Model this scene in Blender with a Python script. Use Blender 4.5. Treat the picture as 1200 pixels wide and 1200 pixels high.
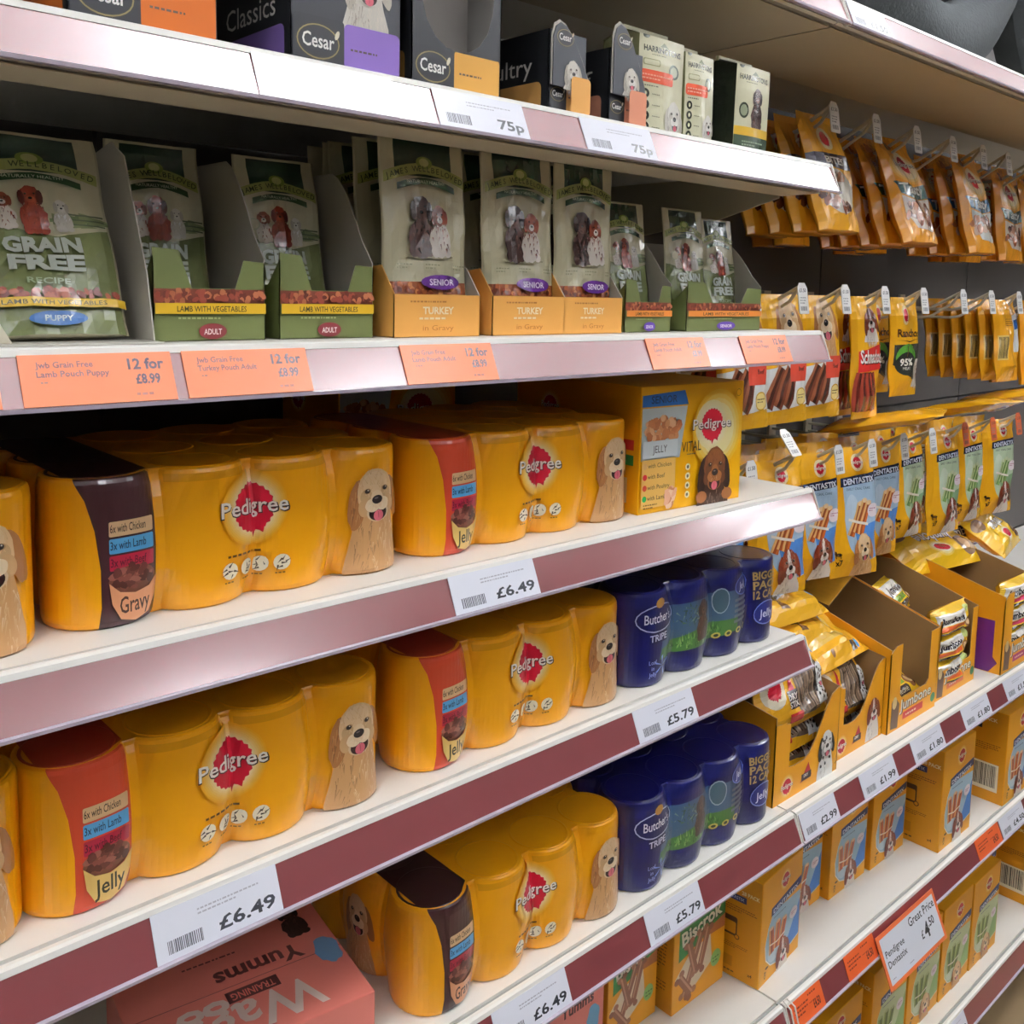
import bpy, bmesh, math, random
from mathutils import Matrix, Vector
from mathutils.geometry import tessellate_polygon
R = random.Random(7)
for o in list(bpy.data.objects): bpy.data.objects.remove(o)
SC = bpy.context.scene
COL = SC.collection
HZ = 1.48                      # eye height above the floor; shelf data below are measured from eye level

# ---------------------------------------------------------------- camera
cam = bpy.data.cameras.new('camera'); co = bpy.data.objects.new('camera', cam); COL.objects.link(co)
cam.sensor_width = 36; cam.sensor_fit = 'HORIZONTAL'; cam.lens = 1125.97 / 1200 * 36
cam.shift_y = -(600 - 466.94) / 1200
cam.clip_start = .02
_r = Vector((.73915295, -.67320913, .02103297)); _u = Vector((.05919649, .09603843, .99361582)); _f = Vector((.67093122, .73318898, -.11083871))
m = Matrix.Identity(4)
for i in range(3): m[i][0] = _r[i]; m[i][1] = _u[i]; m[i][2] = -_f[i]
m[2][3] = HZ
co.matrix_world = m
SC.camera = co
# ---------------------------------------------------------------- world and exposure
W = bpy.data.worlds.new('world'); SC.world = W; W.use_nodes = True
W.node_tree.nodes['Background'].inputs[0].default_value = (.80, .82, .86, 1)
W.node_tree.nodes['Background'].inputs[1].default_value = .03
vs = SC.view_settings; vs.view_transform = 'Standard'; vs.look = 'None'; vs.exposure = -0.66; vs.gamma = 1; vs.use_curve_mapping = False
LAMP = 30.0                    # emission of the ceiling luminaires

# ---------------------------------------------------------------- helpers
def lin(c):
    if isinstance(c, str): c = tuple(int(c[i:i+2], 16) for i in (0, 2, 4))
    return tuple(((x/255)/12.92 if x/255 <= .04045 else ((x/255+.055)/1.055)**2.4) for x in c)
def mixc(a, b, t): return tuple(a[i]*(1-t)+b[i]*t for i in range(3))
def hexmix(a, b, t):
    A = [int(a[i:i+2], 16) for i in (0, 2, 4)]; B = [int(b[i:i+2], 16) for i in (0, 2, 4)]
    return '%02x%02x%02x' % tuple(int(A[i]*(1-t)+B[i]*t) for i in range(3))

def material(name, color=None, rough=.5, spec=.5, coat=0, coat_rough=.1, bump=0, bscale=60, metal=0, vary=.06, vscale=25, trans=0, alpha=1, emit=0, cior=1.5):
    mt = bpy.data.materials.new(name); mt.use_nodes = True; nt = mt.node_tree; b = nt.nodes['Principled BSDF']
    no = nt.nodes.new('ShaderNodeTexNoise'); no.inputs['Scale'].default_value = vscale; no.inputs['Detail'].default_value = 4
    tc = nt.nodes.new('ShaderNodeTexCoord'); nt.links.new(tc.outputs['Object'], no.inputs['Vector'])
    mr = nt.nodes.new('ShaderNodeMapRange'); mr.inputs[1].default_value = .06; mr.inputs[2].default_value = .7
    mr.inputs[3].default_value = 1-vary; mr.inputs[4].default_value = 1+vary*.4
    nt.links.new(no.outputs['Fac'], mr.inputs[0])
    mx = nt.nodes.new('ShaderNodeVectorMath'); mx.operation = 'SCALE'
    if color is None:
        at = nt.nodes.new('ShaderNodeAttribute'); at.attribute_name = 'Col'; nt.links.new(at.outputs['Color'], mx.inputs[0])
    else:
        mx.inputs[0].default_value = lin(color)
    nt.links.new(mr.outputs[0], mx.inputs['Scale']); nt.links.new(mx.outputs[0], b.inputs['Base Color'])
    b.inputs['Roughness'].default_value = rough; b.inputs['Specular IOR Level'].default_value = spec; b.inputs['Metallic'].default_value = metal
    b.inputs['Coat Weight'].default_value = coat; b.inputs['Coat Roughness'].default_value = coat_rough
    b.inputs['Coat IOR'].default_value = cior
    b.inputs['Transmission Weight'].default_value = trans; b.inputs['Alpha'].default_value = alpha
    if emit:
        b.inputs['Emission Color'].default_value = (.95, .97, 1, 1); b.inputs['Emission Strength'].default_value = emit
    if bump:
        n2 = nt.nodes.new('ShaderNodeTexNoise'); n2.inputs['Scale'].default_value = bscale; n2.inputs['Detail'].default_value = 3
        nt.links.new(tc.outputs['Object'], n2.inputs['Vector'])
        bp = nt.nodes.new('ShaderNodeBump'); bp.inputs['Strength'].default_value = bump; bp.inputs['Distance'].default_value = .004
        nt.links.new(n2.outputs['Fac'], bp.inputs['Height']); nt.links.new(bp.outputs[0], b.inputs['Normal'])
        if coat: nt.links.new(bp.outputs[0], b.inputs['Coat Normal'])
    return mt
M_card = material('printed_card', rough=.42, spec=.4)
M_board = material('raw_board', rough=.8, spec=.2, vary=.12, vscale=90)
M_film = material('glossy_film', rough=.24, spec=.5, coat=.35, coat_rough=.1, bump=.22, bscale=45)
M_wrap = material('shrink_film', rough=.28, spec=.5, coat=.3, coat_rough=.06, bump=.10, bscale=35)
M_label = material('paper_label', rough=.4, spec=.3, coat=.6, coat_rough=.14, vary=.02, cior=1.8)
M_shelf = material('white_shelf_metal', 'e9e6de', rough=.38, spec=.4, vary=.03, vscale=8)
M_under = material('cream_metal', 'c9bfa8', rough=.5, vary=.04, vscale=8)
M_edge = material('white_plastic', 'f1efe8', rough=.3, vary=.02)
M_groove = material('grey_groove', '9a9c98', rough=.5, vary=.04)
M_strip = material('maroon_insert', '7d3438', rough=.45, spec=.35, coat=1, coat_rough=.10, vary=.04, vscale=30, cior=2.7)
M_clear = material('clear_plastic_lip', 'd9cfe0', rough=.12, coat=.5, alpha=.75, vary=.01)
M_wire = material('cream_wire', 'c9c2ac', rough=.35, vary=.05)
M_back = material('grey_back_panel', '4b4744', rough=.6, vary=.08, vscale=12)
M_floor = material('wood_vinyl_floor', '7e6a4e', rough=.4, vary=.25, vscale=9)
M_ceil = material('ceiling_white', 'eeeef0', rough=.9, vary=.02)
M_wall = material('opposite_wall', '45413e', rough=.8, vary=.1)
M_lamp = material('lamp_diffuser', 'ffffff', emit=LAMP)
M_added_up = material('added_ceiling_glow', 'ffffff', emit=LAMP*5.5)  # added upward emission that brightens the ceiling
M_bed = material('dark_felt', '3c3f40', rough=.85, spec=.15, vary=.12, vscale=14, bump=.3, bscale=200)
M_house = material('lamp_housing', 'e0e0de', rough=.5)

class MB:
    def __init__(s): s.v = []; s.f = []; s.c = []
    def quad(s, a, b, c, d, col): n = len(s.v); s.v += [a, b, c, d]; s.f.append((n, n+1, n+2, n+3)); s.c.append(col)
    def face(s, pts, col): n = len(s.v); s.v += list(pts); s.f.append(tuple(range(n, n+len(pts)))); s.c.append(col)
    def box(s, x0, x1, y0, y1, z0, z1, col=(.8, .8, .8)):
        p = [(x, y, z) for z in (z0, z1) for y in (y0, y1) for x in (x0, x1)]; n = len(s.v); s.v += p
        for q in ((0, 2, 3, 1), (4, 5, 7, 6), (0, 1, 5, 4), (2, 6, 7, 3), (0, 4, 6, 2), (1, 3, 7, 5)):
            s.f.append(tuple(n+i for i in q)); s.c.append(col)
        return s
    def bevbox(s, x0, x1, y0, y1, z0, z1, col, b=.0012):
        bm = bmesh.new(); bmesh.ops.create_cube(bm, size=1)
        for v in bm.verts: v.co = Vector(((x0+x1)/2+v.co.x*(x1-x0), (y0+y1)/2+v.co.y*(y1-y0), (z0+z1)/2+v.co.z*(z1-z0)))
        bmesh.ops.bevel(bm, geom=list(bm.edges), offset=b, segments=2, affect='EDGES', profile=.5)
        n = len(s.v); bm.verts.index_update(); s.v += [tuple(v.co) for v in bm.verts]
        for f in bm.faces: s.f.append(tuple(n+v.index for v in f.verts)); s.c.append(col)
        bm.free(); return s
    def plate(s, pts, O, A, B, th, cf, cb=None, ce=None):
        """polygon pts in the plane O + A*u + B*v, thickened by th along AxB's opposite side"""
        O, A, B = Vector(O), Vector(A), Vector(B); N = A.cross(B).normalized()
        ar = sum(pts[i][0]*pts[(i+1) % len(pts)][1]-pts[(i+1) % len(pts)][0]*pts[i][1] for i in range(len(pts)))
        if ar < 0: pts = pts[::-1]
        f = [tuple(O+A*u+B*v) for u, v in pts]; k = [tuple(Vector(p)-N*th) for p in f]; n = len(f)
        s.face(f, cf); s.face(k[::-1], cb or cf)
        for i in range(n): j = (i+1) % n; s.face((f[i], k[i], k[j], f[j]), ce or cb or cf)
        return s
    def extrude(s, prof, x0, x1, col):
        """closed (y,z) profile swept along x"""
        ar = sum(prof[i][0]*prof[(i+1) % len(prof)][1]-prof[(i+1) % len(prof)][0]*prof[i][1] for i in range(len(prof)))
        if ar < 0: prof = prof[::-1]
        n = len(prof)
        s.face([(x1, y, z) for y, z in prof], col); s.face([(x0, y, z) for y, z in prof[::-1]], col)
        for i in range(n):
            (a, b), (c, d) = prof[i], prof[(i+1) % n]; s.quad((x0, a, b), (x0, c, d), (x1, c, d), (x1, a, b), col)
        return s
    def tube(s, path, r, col, n=8):
        path = [Vector(p) for p in path]; rings = []
        for i, p in enumerate(path):
            t = (path[min(i+1, len(path)-1)]-path[max(i-1, 0)]).normalized()
            a = t.cross(Vector((.13, .21, .97))).normalized() if abs(t.z) < .95 else t.cross(Vector((1, 0, 0))).normalized()
            b = t.cross(a); k = len(s.v)
            s.v += [tuple(p+a*(r*math.cos(q*2*math.pi/n))+b*(r*math.sin(q*2*math.pi/n))) for q in range(n)]; rings.append(k)
        for i in range(len(rings)-1):
            for q in range(n):
                a, b = rings[i], rings[i+1]; s.f.append((a+q, a+(q+1) % n, b+(q+1) % n, b+q)); s.c.append(col)
        s.f.append(tuple(rings[0]+q for q in range(n-1, -1, -1))); s.c.append(col)
        s.f.append(tuple(rings[-1]+q for q in range(n))); s.c.append(col)
        return s
    def mesh(s, name, mat, smooth=False):
        me = bpy.data.meshes.new(name); me.from_pydata(s.v, [], s.f)
        at = me.color_attributes.new('Col', 'FLOAT_COLOR', 'CORNER'); buf = []
        for f, c in zip(s.f, s.c): buf += (c[0], c[1], c[2], 1.0)*len(f)
        at.data.foreach_set('color', buf)
        if smooth: me.polygons.foreach_set('use_smooth', [True]*len(s.f))
        me.materials.append(mat); me.update(); return me
    def part(s, name, mat, parent=None, smooth=False):
        o = bpy.data.objects.new(name, s.mesh(name, mat, smooth)); COL.objects.link(o); o.parent = parent
        return o

def thing(name, label, cat, loc=(0, 0, 0), rot=(0, 0, 0), group=None):
    o = bpy.data.objects.new(name, None); COL.objects.link(o); o.empty_display_size = .03
    o.location = (loc[0], loc[1], loc[2]+HZ); o.rotation_euler = rot
    o['label'] = label; o['category'] = cat
    if group: o['group'] = group
    return o
def dup(root, loc, rot, label, group=None):
    r = root.copy(); COL.objects.link(r); r.location = (loc[0], loc[1], loc[2]+HZ); r.rotation_euler = rot; r['label'] = label
    if group: r['group'] = group
    for ch in [c for c in bpy.data.objects if c.parent == root]:
        k = ch.copy(); COL.objects.link(k); k.parent = r
        for g in [c for c in bpy.data.objects if c.parent == ch]:
            q = g.copy(); COL.objects.link(q); q.parent = k
    return r

# ---------------------------------------------------------------- printed artwork: flat vector shapes laid on a panel
_T = {}
def text_tris(s, bold):
    k = (s, bold)
    if k in _T: return _T[k]
    c = bpy.data.curves.new('t', 'FONT'); c.body = s; c.resolution_u = 2; c.fill_mode = 'FRONT'; c.offset = bold
    o = bpy.data.objects.new('t', c); COL.objects.link(o); bpy.context.view_layer.update()
    me = o.evaluated_get(bpy.context.evaluated_depsgraph_get()).to_mesh(); me.calc_loop_triangles()
    V = [(v.co.x, v.co.y) for v in me.vertices]; T = [[V[i] for i in t.vertices] for t in me.loop_triangles]
    o.evaluated_get(bpy.context.evaluated_depsgraph_get()).to_mesh_clear(); bpy.data.objects.remove(o); bpy.data.curves.remove(c)
    xs = [p[0] for t in T for p in t] or [0, 1]
    _T[k] = (T, min(xs), max(xs)); return _T[k]
class Art:
    def __init__(s, w, h): s.w = w; s.h = h; s.L = []; s.n = 0
    def tris(s, T, col): s.L.append((T, lin(col), s.n)); s.n += 1
    def poly(s, pts, col):
        V = [Vector((x, y, 0)) for x, y in pts]; s.tris([[pts[i] for i in t] for t in tessellate_polygon([V])], col)
    def rect(s, x0, y0, x1, y1, col): s.tris([[(x0, y0), (x1, y0), (x1, y1)], [(x0, y0), (x1, y1), (x0, y1)]], col)
    def ell(s, cx, cy, rx, ry, col, rot=0, n=20, j=0, seed=1):
        q = random.Random(seed); c, d = math.cos(rot), math.sin(rot); P = []
        for i in range(n):
            a = 2*math.pi*i/n; k = 1+j*(q.random()-.5)*2; x, y = rx*k*math.cos(a), ry*k*math.sin(a); P.append((cx+x*c-y*d, cy+x*d+y*c))
        s.tris([[(cx, cy), P[i], P[(i+1) % n]] for i in range(n)], col)
    def rrect(s, x0, y0, x1, y1, r, col):
        P = []
        for cx, cy, a0 in ((x1-r, y1-r, 0), (x0+r, y1-r, 90), (x0+r, y0+r, 180), (x1-r, y0+r, 270)):
            for k in range(4): a = math.radians(a0+30*k); P.append((cx+r*math.cos(a), cy+r*math.sin(a)))
        s.poly(P, col)
    def soft(s, cx, cy, rx, ry, c0, c1, n=4):
        for i in range(n): k = 1-.45*i/n; s.ell(cx, cy, rx*k, ry*k, hexmix(c0, c1, (i+1)/n))
    def text(s, t, x, y, size, col, al='c', rot=0, bold=.0, w=None, sx=1.0):
        T, x0, x1 = text_tris(t, bold)
        k = size/.72; kx = k*sx
        if w: kx = w/(x1-x0)
        ox = {'c': (x0+x1)/2, 'l': x0, 'r': x1}[al]; c, d = math.cos(rot), math.sin(rot)
        def g(p): a, b = (p[0]-ox)*kx, (p[1])*k; return (x+a*c-b*d, y+a*d+b*c)
        s.tris([[g(p) for p in t3] for t3 in T], col)
    def scrib(s, x, y, w, h, col, rows=1, al='l', seed=3):
        """tiny illegible print: a row of dashes"""
        q = random.Random(seed)
        T = []
        for r in range(rows):
            xx = x; yy = y-r*h*1.7
            end = x+w*(1 if r < rows-1 else .6)
            while xx < end:
                l = h*(.6+q.random()*1.6); T += [[(xx, yy), (xx+l, yy), (xx+l, yy+h*.7)], [(xx, yy), (xx+l, yy+h*.7), (xx, yy+h*.7)]]; xx += l+h*.5
        s.tris(T, col)
    def bars(s, x, y, w, h, col, n=22, seed=5):
        q = random.Random(seed); T = []; xx = x
        while xx < x+w:
            l = w/n*(.3+q.random()*.7); T += [[(xx, y), (xx+l, y), (xx+l, y+h)], [(xx, y), (xx+l, y+h), (xx, y+h)]]; xx += l+w/n*(.3+q.random()*.5)
        s.tris(T, col)
    def strokes(s, cx, cy, rx, ry, cols, n, l, ang=-1.57, spread=.5, seed=2, wd=.16):
        """short hair strokes scattered in an ellipse"""
        q = random.Random(seed); by = {}
        for i in range(n):
            a = q.random()*6.28; r = math.sqrt(q.random()); x, y = cx+rx*r*math.cos(a), cy+ry*r*math.sin(a)
            t = ang+(q.random()-.5)*2*spread; ll = l*(.6+.8*q.random()); dx, dy = math.cos(t)*ll, math.sin(t)*ll; nx, ny = -dy*wd, dx*wd
            by.setdefault(q.choice(cols), []).append([(x-nx, y-ny), (x+nx, y+ny), (x+dx, y+dy)])
        for c, T in by.items(): s.tris(T, c)

class Surf:
    def __init__(s, us, vs, P, N, flat=False): s.us = us; s.vs = vs; s.P = P; s.N = N; s.flat = flat
def flat(w, h, O=(0, 0, 0), A=(1, 0, 0), B=(0, 0, 1)):
    O, A, B = Vector(O), Vector(A), Vector(B); N = A.cross(B)
    return Surf([0, w], [0, h], [[O+A*u+B*v for v in (0, h)] for u in (0, w)], [[N, N], [N, N]], True)
def clip(poly, ax, val, keep_less):
    out = []; n = len(poly)
    for i in range(n):
        a, b = poly[i], poly[(i+1) % n]; ia = (a[ax] <= val) == keep_less or a[ax] == val; ib = (b[ax] <= val) == keep_less or b[ax] == val
        if ia: out.append(a)
        if ia != ib:
            t = (val-a[ax])/(b[ax]-a[ax]); out.append((a[0]+(b[0]-a[0])*t, a[1]+(b[1]-a[1])*t))
    return out
def lay(name, art, sf, mat, parent, base=1.5e-4, eps=3e-5):
    mb = MB(); us, vs = sf.us, sf.vs
    for T, col, lv in art.L:
        off = base+lv*eps
        for t in T:
            x0 = min(p[0] for p in t); x1 = max(p[0] for p in t); y0 = min(p[1] for p in t); y1 = max(p[1] for p in t)
            if x1-x0 < 1e-7 or y1-y0 < 1e-7: continue
            for i in range(len(us)-1):
                if us[i] >= x1 or us[i+1] <= x0: continue
                c = t
                if x0 < us[i]: c = clip(c, 0, us[i], False)
                if x1 > us[i+1]: c = clip(c, 0, us[i+1], True)
                if len(c) < 3: continue
                cy0 = min(p[1] for p in c); cy1 = max(p[1] for p in c)
                for j in range(len(vs)-1):
                    if vs[j] >= cy1 or vs[j+1] <= cy0: continue
                    d = c
                    if cy0 < vs[j]: d = clip(d, 1, vs[j], False)
                    if cy1 > vs[j+1]: d = clip(d, 1, vs[j+1], True)
                    if len(d) < 3: continue
                    P = sf.P; N = sf.N; du = us[i+1]-us[i]; dv = vs[j+1]-vs[j]
                    d = [((u-us[i])/du, (v-vs[j])/dv) for u, v in d]
                    if sf.flat:
                        mb.face([tuple(P[0][0]+(P[1][0]-P[0][0])*p_+(P[0][1]-P[0][0])*q_+N[0][0]*off) for p_, q_ in d], col); continue
                    for up in (0, 1):
                        # halves of the cell: below (a >= b) and above the diagonal
                        e = []; n = len(d)
                        for k in range(n):
                            (a0, b0), (a1, b1) = d[k], d[(k+1) % n]; s0 = (b0-a0) if up else (a0-b0); s1 = (b1-a1) if up else (a1-b1)
                            if s0 >= 0: e.append((a0, b0))
                            if (s0 > 0 and s1 < 0) or (s0 < 0 and s1 > 0): t_ = s0/(s0-s1); e.append((a0+(a1-a0)*t_, b0+(b1-b0)*t_))
                        if len(e) < 3: continue
                        ar = abs(sum(e[k][0]*e[(k+1) % len(e)][1]-e[(k+1) % len(e)][0]*e[k][1] for k in range(len(e))))
                        if ar < 1e-6: continue
                        A00, A10, A11, A01 = P[i][j], P[i+1][j], P[i+1][j+1], P[i][j+1]; B00, B10, B11, B01 = N[i][j], N[i+1][j], N[i+1][j+1], N[i][j+1]; out = []
                        for a_, b_ in e:
                            if up: p = A00+(A01-A00)*(b_-a_)+(A11-A00)*a_; nn = B00+(B01-B00)*(b_-a_)+(B11-B00)*a_
                            else: p = A00+(A10-A00)*(a_-b_)+(A11-A00)*b_; nn = B00+(B10-B00)*(a_-b_)+(B11-B00)*b_
                            out.append(tuple(p+nn*off))
                        mb.face(out, col)
    if not mb.f: return None
    return mb.part(name, mat, parent)

# ---- motifs
YEL = 'efa411'
def rosette(a, x, y, s, txt='Pedigree', rot=0.0, glow=YEL, tw=None, oval=1.0):
    a.soft(x, y, s*1.02*oval, s*1.02, glow, 'fbf0d0', 9)
    P = []
    for i in range(48):
        r = s*(.68 if i % 2 else .63); t = i*math.pi/24; P.append((x+r*oval*math.cos(t), y+r*math.sin(t)))
    a.poly(P, 'b5142c')
    a.tris([[(x-.06*s, y-.58*s), (x+.03*s, y-.82*s), (x+.14*s, y-.58*s)], [(x+.16*s, y-.56*s), (x+.36*s, y-.70*s), (x+.40*s, y-.46*s)]], 'b5142c')
    if txt:
        w = tw or s*1.75
        a.text(txt, x+.01*s, y-.16*s, s*.42, '3a2a26', rot=rot, bold=.035, w=w*1.03)
        a.text(txt, x, y-.14*s, s*.42, 'fffaf0', rot=rot, bold=.012, w=w)
PAL = {'golden': dict(body='c99a66', ear='a06a3c', head='e0bd8e', muz='efd9b6', spot=None, hair=['f0d9b0', 'b98552', 'dcb684']),
       'spaniel': dict(body='eee6dc', ear='6e2d18', head='7a3620', muz='f4efe8', spot='f4efe8', hair=['8a4428', '5c2413', 'ece2d6']),
       'dachs': dict(body='3b2418', ear='2c1a12', head='6a3c20', muz='9a6436', spot=None, hair=['7c4a28', '2a170e', '543019']),
       'dalm': dict(body='f2f2ee', ear='1c1c1c', head='f2f2ee', muz='f7f7f4', spot=None, hair=['ffffff', 'dcdcd8']),
       'red': dict(body='7a2a18', ear='521a10', head='8a3420', muz='a24a30', spot=None, hair=['93402a', '5f2012']),
       'choc': dict(body='3a2520', ear='2a1814', head='432b24', muz='553a30', spot=None, hair=['5b4038', '28160f']),
       'white': dict(body='d9d4c9', ear='bdb6a8', head='e4e0d6', muz='efece4', spot=None, hair=['ffffff', 'c8c2b4'])}
def dog(a, x, y, s, kind, chest=1.5, seed=1, tilt=.10):
    """happy dog facing the viewer; s = head width, (x, y) = middle of the head"""
    p = PAL[kind]; S = s; H = p['hair']; c_, d_ = math.cos(tilt), math.sin(tilt)
    def E(ex, ey, rx, ry, col, rot=0, **k): a.ell(x+(ex*c_-ey*d_)*S, y+(ex*d_+ey*c_)*S, rx*S, ry*S, col, rot=rot+tilt, **k)
    def ST(ex, ey, rx, ry, n, l, ang=-1.57, spread=.5, cols=None, sd=0): a.strokes(x+(ex*c_-ey*d_)*S, y+(ex*d_+ey*c_)*S, rx*S, ry*S, cols or H, n, l*S, ang=ang, spread=spread, seed=seed+sd, wd=.055)
    dark = hexmix(p['body'], '3a2010', .35); lite = hexmix(p['body'], 'fff4e0', .4)
    if chest:
        q = random.Random(seed); P = [(-.40, -.25), (-.52, -.6), (-.66, -.6-chest*.45), (-.70, -.55-chest*.75), (.62, -.55-chest*.75), (.60, -.6-chest*.4), (.46, -.6), (.38, -.25)]
        a.poly([(x+u*S, y+v*S) for u, v in P], p['body'])
        ST(-.32, -.7-chest*.2, .28, chest*.42, 60, .22, -1.7, .35, [dark, p['body'], hexmix(p['body'], dark, .5)], 3); ST(.08, -.75-chest*.2, .34, chest*.45, 80, .2, -1.5, .35, [lite, p['body'], hexmix(p['body'], lite, .5)], 4)
    E(-.46, -.14, .19, .54, p['ear'], rot=-.20, j=.05, seed=seed+1); E(.46, -.12, .17, .50, p['ear'], rot=.20, j=.05, seed=seed+2)
    ST(-.46, -.2, .13, .42, 26, .2, -1.6, .25, [hexmix(p['ear'], p['head'], .3), hexmix(p['ear'], '000000', .25)], 5)
    E(0, .06, .43, .54, p['head'], j=.03, n=26, seed=seed+4)
    if p['spot']: E(0, .12, .11, .48, p['spot'])
    else: E(0, .28, .30, .26, hexmix(p['head'], p['muz'], .35))
    if kind == 'dalm':
        q = random.Random(seed)
        for i in range(16): a.ell(x+(q.random()-.5)*S*.9, y-(q.random()-.25)*S*1.5, S*.07, S*.09, '1a1a1a', rot=q.random()*3, n=8)
    for k in (-1, 1): E(k*.24, .02, .13, .16, hexmix(p['head'], dark, .30), rot=k*.3); E(k*.30, -.22, .14, .20, hexmix(p['head'], p['ear'], .3), rot=k*.2)
    ST(0, .22, .36, .3, 70, .13, 1.57, .7, [hexmix(p['head'], p['muz'], .5), hexmix(p['head'], dark, .2), p['head']], 6)
    E(0, -.38, .27, .20, hexmix(p['muz'], dark, .25)); E(0, -.39, .22, .17, '2a1412'); E(.0, -.45, .12, .12, 'cf6674'); E(0, -.43, .012, .09, 'a84a58', n=8)
    E(-.12, -.20, .17, .15, p['muz'], j=.03); E(.12, -.20, .17, .15, p['muz'], j=.03); E(0, -.08, .15, .20, hexmix(p['muz'], p['head'], .3))
    ST(0, -.2, .24, .12, 30, .08, -1.57, 1.2, [hexmix(p['muz'], dark, .2), p['muz'], hexmix(p['muz'], 'ffffff', .4)], 7)
    E(0, -.09, .125, .095, '1b1312'); E(-.02, -.055, .05, .018, '6a6264', n=8)
    for k in (-1, 1):
        E(k*.21, .13, .085, .06, hexmix(p['head'], dark, .6), rot=k*-.25, n=12); E(k*.21, .13, .058, .05, '22140e', n=12); E(k*.21+.018, .15, .016, .016, 'd8d0c4', n=6)
def sitdog(a, x, y, h, kind, seed=1):
    """small sitting dog, y = feet"""
    p = PAL[kind]
    a.ell(x, y+h*.30, h*.24, h*.32, p['body'], j=.08, seed=seed); a.ell(x-.13*h, y+.1*h, h*.09, h*.12, p['body'], n=10); a.ell(x+.14*h, y+.08*h, h*.10, h*.09, p['body'], n=10)
    a.ell(x, y+h*.76, h*.17, h*.2, p['head'], j=.06, seed=seed+1); a.ell(x-.15*h, y+.72*h, h*.06, h*.15, p['ear'], n=10); a.ell(x+.15*h, y+.72*h, h*.06, h*.15, p['ear'], n=10)
    a.strokes(x, y+h*.4, h*.2, h*.3, p['hair'], 26, h*.1, seed=seed+2)
    a.ell(x, y+h*.68, h*.08, h*.07, p['muz'], n=10); a.ell(x, y+h*.70, h*.035, h*.025, '15100e', n=8)
    for k in (-1, 1): a.ell(x+k*.07*h, y+.79*h, h*.02, h*.02, '15100e', n=6)
def chunks(a, cx, cy, rx, ry, cols, n, r, seed=1):
    q = random.Random(seed)
    for i in range(n):
        t = q.random()*6.28; k = math.sqrt(q.random()); a.ell(cx+rx*k*math.cos(t), cy+ry*k*math.sin(t), r*(.7+.6*q.random()), r*(.5+.5*q.random()), q.choice(cols), rot=q.random()*3, n=7, j=.15, seed=i)
def stick(a, x, y, l, w, ang, cols=('b8612c', '8a3f1c', 'dca468')):
    c, s = math.cos(ang), math.sin(ang)
    for k, cl in zip((-1, 0, 1), cols):
        ox, oy = -s*w*k*.33, c*w*k*.33
        a.poly([(x+ox-s*w*.17, y+oy+c*w*.17), (x+ox+s*w*.17, y+oy-c*w*.17), (x+ox+s*w*.17+c*l, y+oy-c*w*.17+s*l), (x+ox-s*w*.17+c*l, y+oy+c*w*.17+s*l)], cl)

# ---------------------------------------------------------------- the setting
XE = 1.1198; X0 = -.35; X1 = 3.4; YB = .6258; DZ = .0342; DY = .0148; YBACK = 1.10
ZB = [.332, .1287, -.0798, -.2841, -.4815, -.7306, -1.013, -1.350]    # underside of each ticket strip
SURF = [z+DZ+.0029 for z in ZB]
SLANT = -math.atan2(DY, DZ); SLEN = math.hypot(DY, DZ)
def struct(mb, name, mat):
    o = mb.part(name, mat); o.location.z = HZ; o['kind'] = 'structure'; return o
struct(MB().box(-6, 9, -8, 1.6, -HZ-.05, -HZ), 'floor', M_floor)
struct(MB().box(-6, 9, -8, 1.6, 2.15, 2.2), 'ceiling', M_ceil)
struct(MB().box(-6, 9, -8.05, -8, -HZ, 2.15), 'wall_front', M_wall)
struct(MB().box(-6, 9, 1.6, 1.65, -HZ, 2.15), 'wall_back', M_wall)
opp = thing('opposite_shelving', 'dark shelving unit across the aisle behind the camera', 'shelving', (0, 0, -HZ))
MB().box(-5, 8, -2.3, -1.75, 0, 2.05).part('body', M_wall, opp)
LAMPN = ['above the camera aisle', 'added to brighten ceiling over the second aisle', 'over the far aisle', 'added to brighten ceiling over the last aisle']
COLN = ['far left', 'left', 'near', 'right', 'far right']
for r_, (ly, lxs) in enumerate(((-.28, (-3.7, -1.1, 1.5, 4.1, 6.7)), (-2.3, (-2.4, .2, 2.8, 5.4)), (-3.75, (8.2,)), (-5.3, (.2, 2.8)))):  # second and last rows: unseen uplights added to brighten the ceiling
    for c_, lx in enumerate(lxs):
        t = thing('ceiling_light', 'square suspended light %s, %s' % (LAMPN[r_], COLN[c_]), 'ceiling light', (lx, ly, 1.70), group='square ceiling lights')
        MB().box(-.31, .31, -.31, .31, .015, .045).part('frame', M_house, t)
        MB().box(-.295, .295, -.295, .295, 0, .015).part('diffuser' if r_ in (0, 2) else 'lower_pan', M_lamp if r_ in (0, 2) else M_house, t)
        MB().box(-.295, .295, -.295, .295, .045, .055).part('added_uplight', M_added_up, t)  # upward glow added so the ticket strips reflect a pale ceiling
        for sx in (-.25, .25): MB().tube([(sx, 0, .05), (sx, 0, .45)], .002, (.5, .5, .5), 6).part('suspension_wire', M_house, t)

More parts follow.
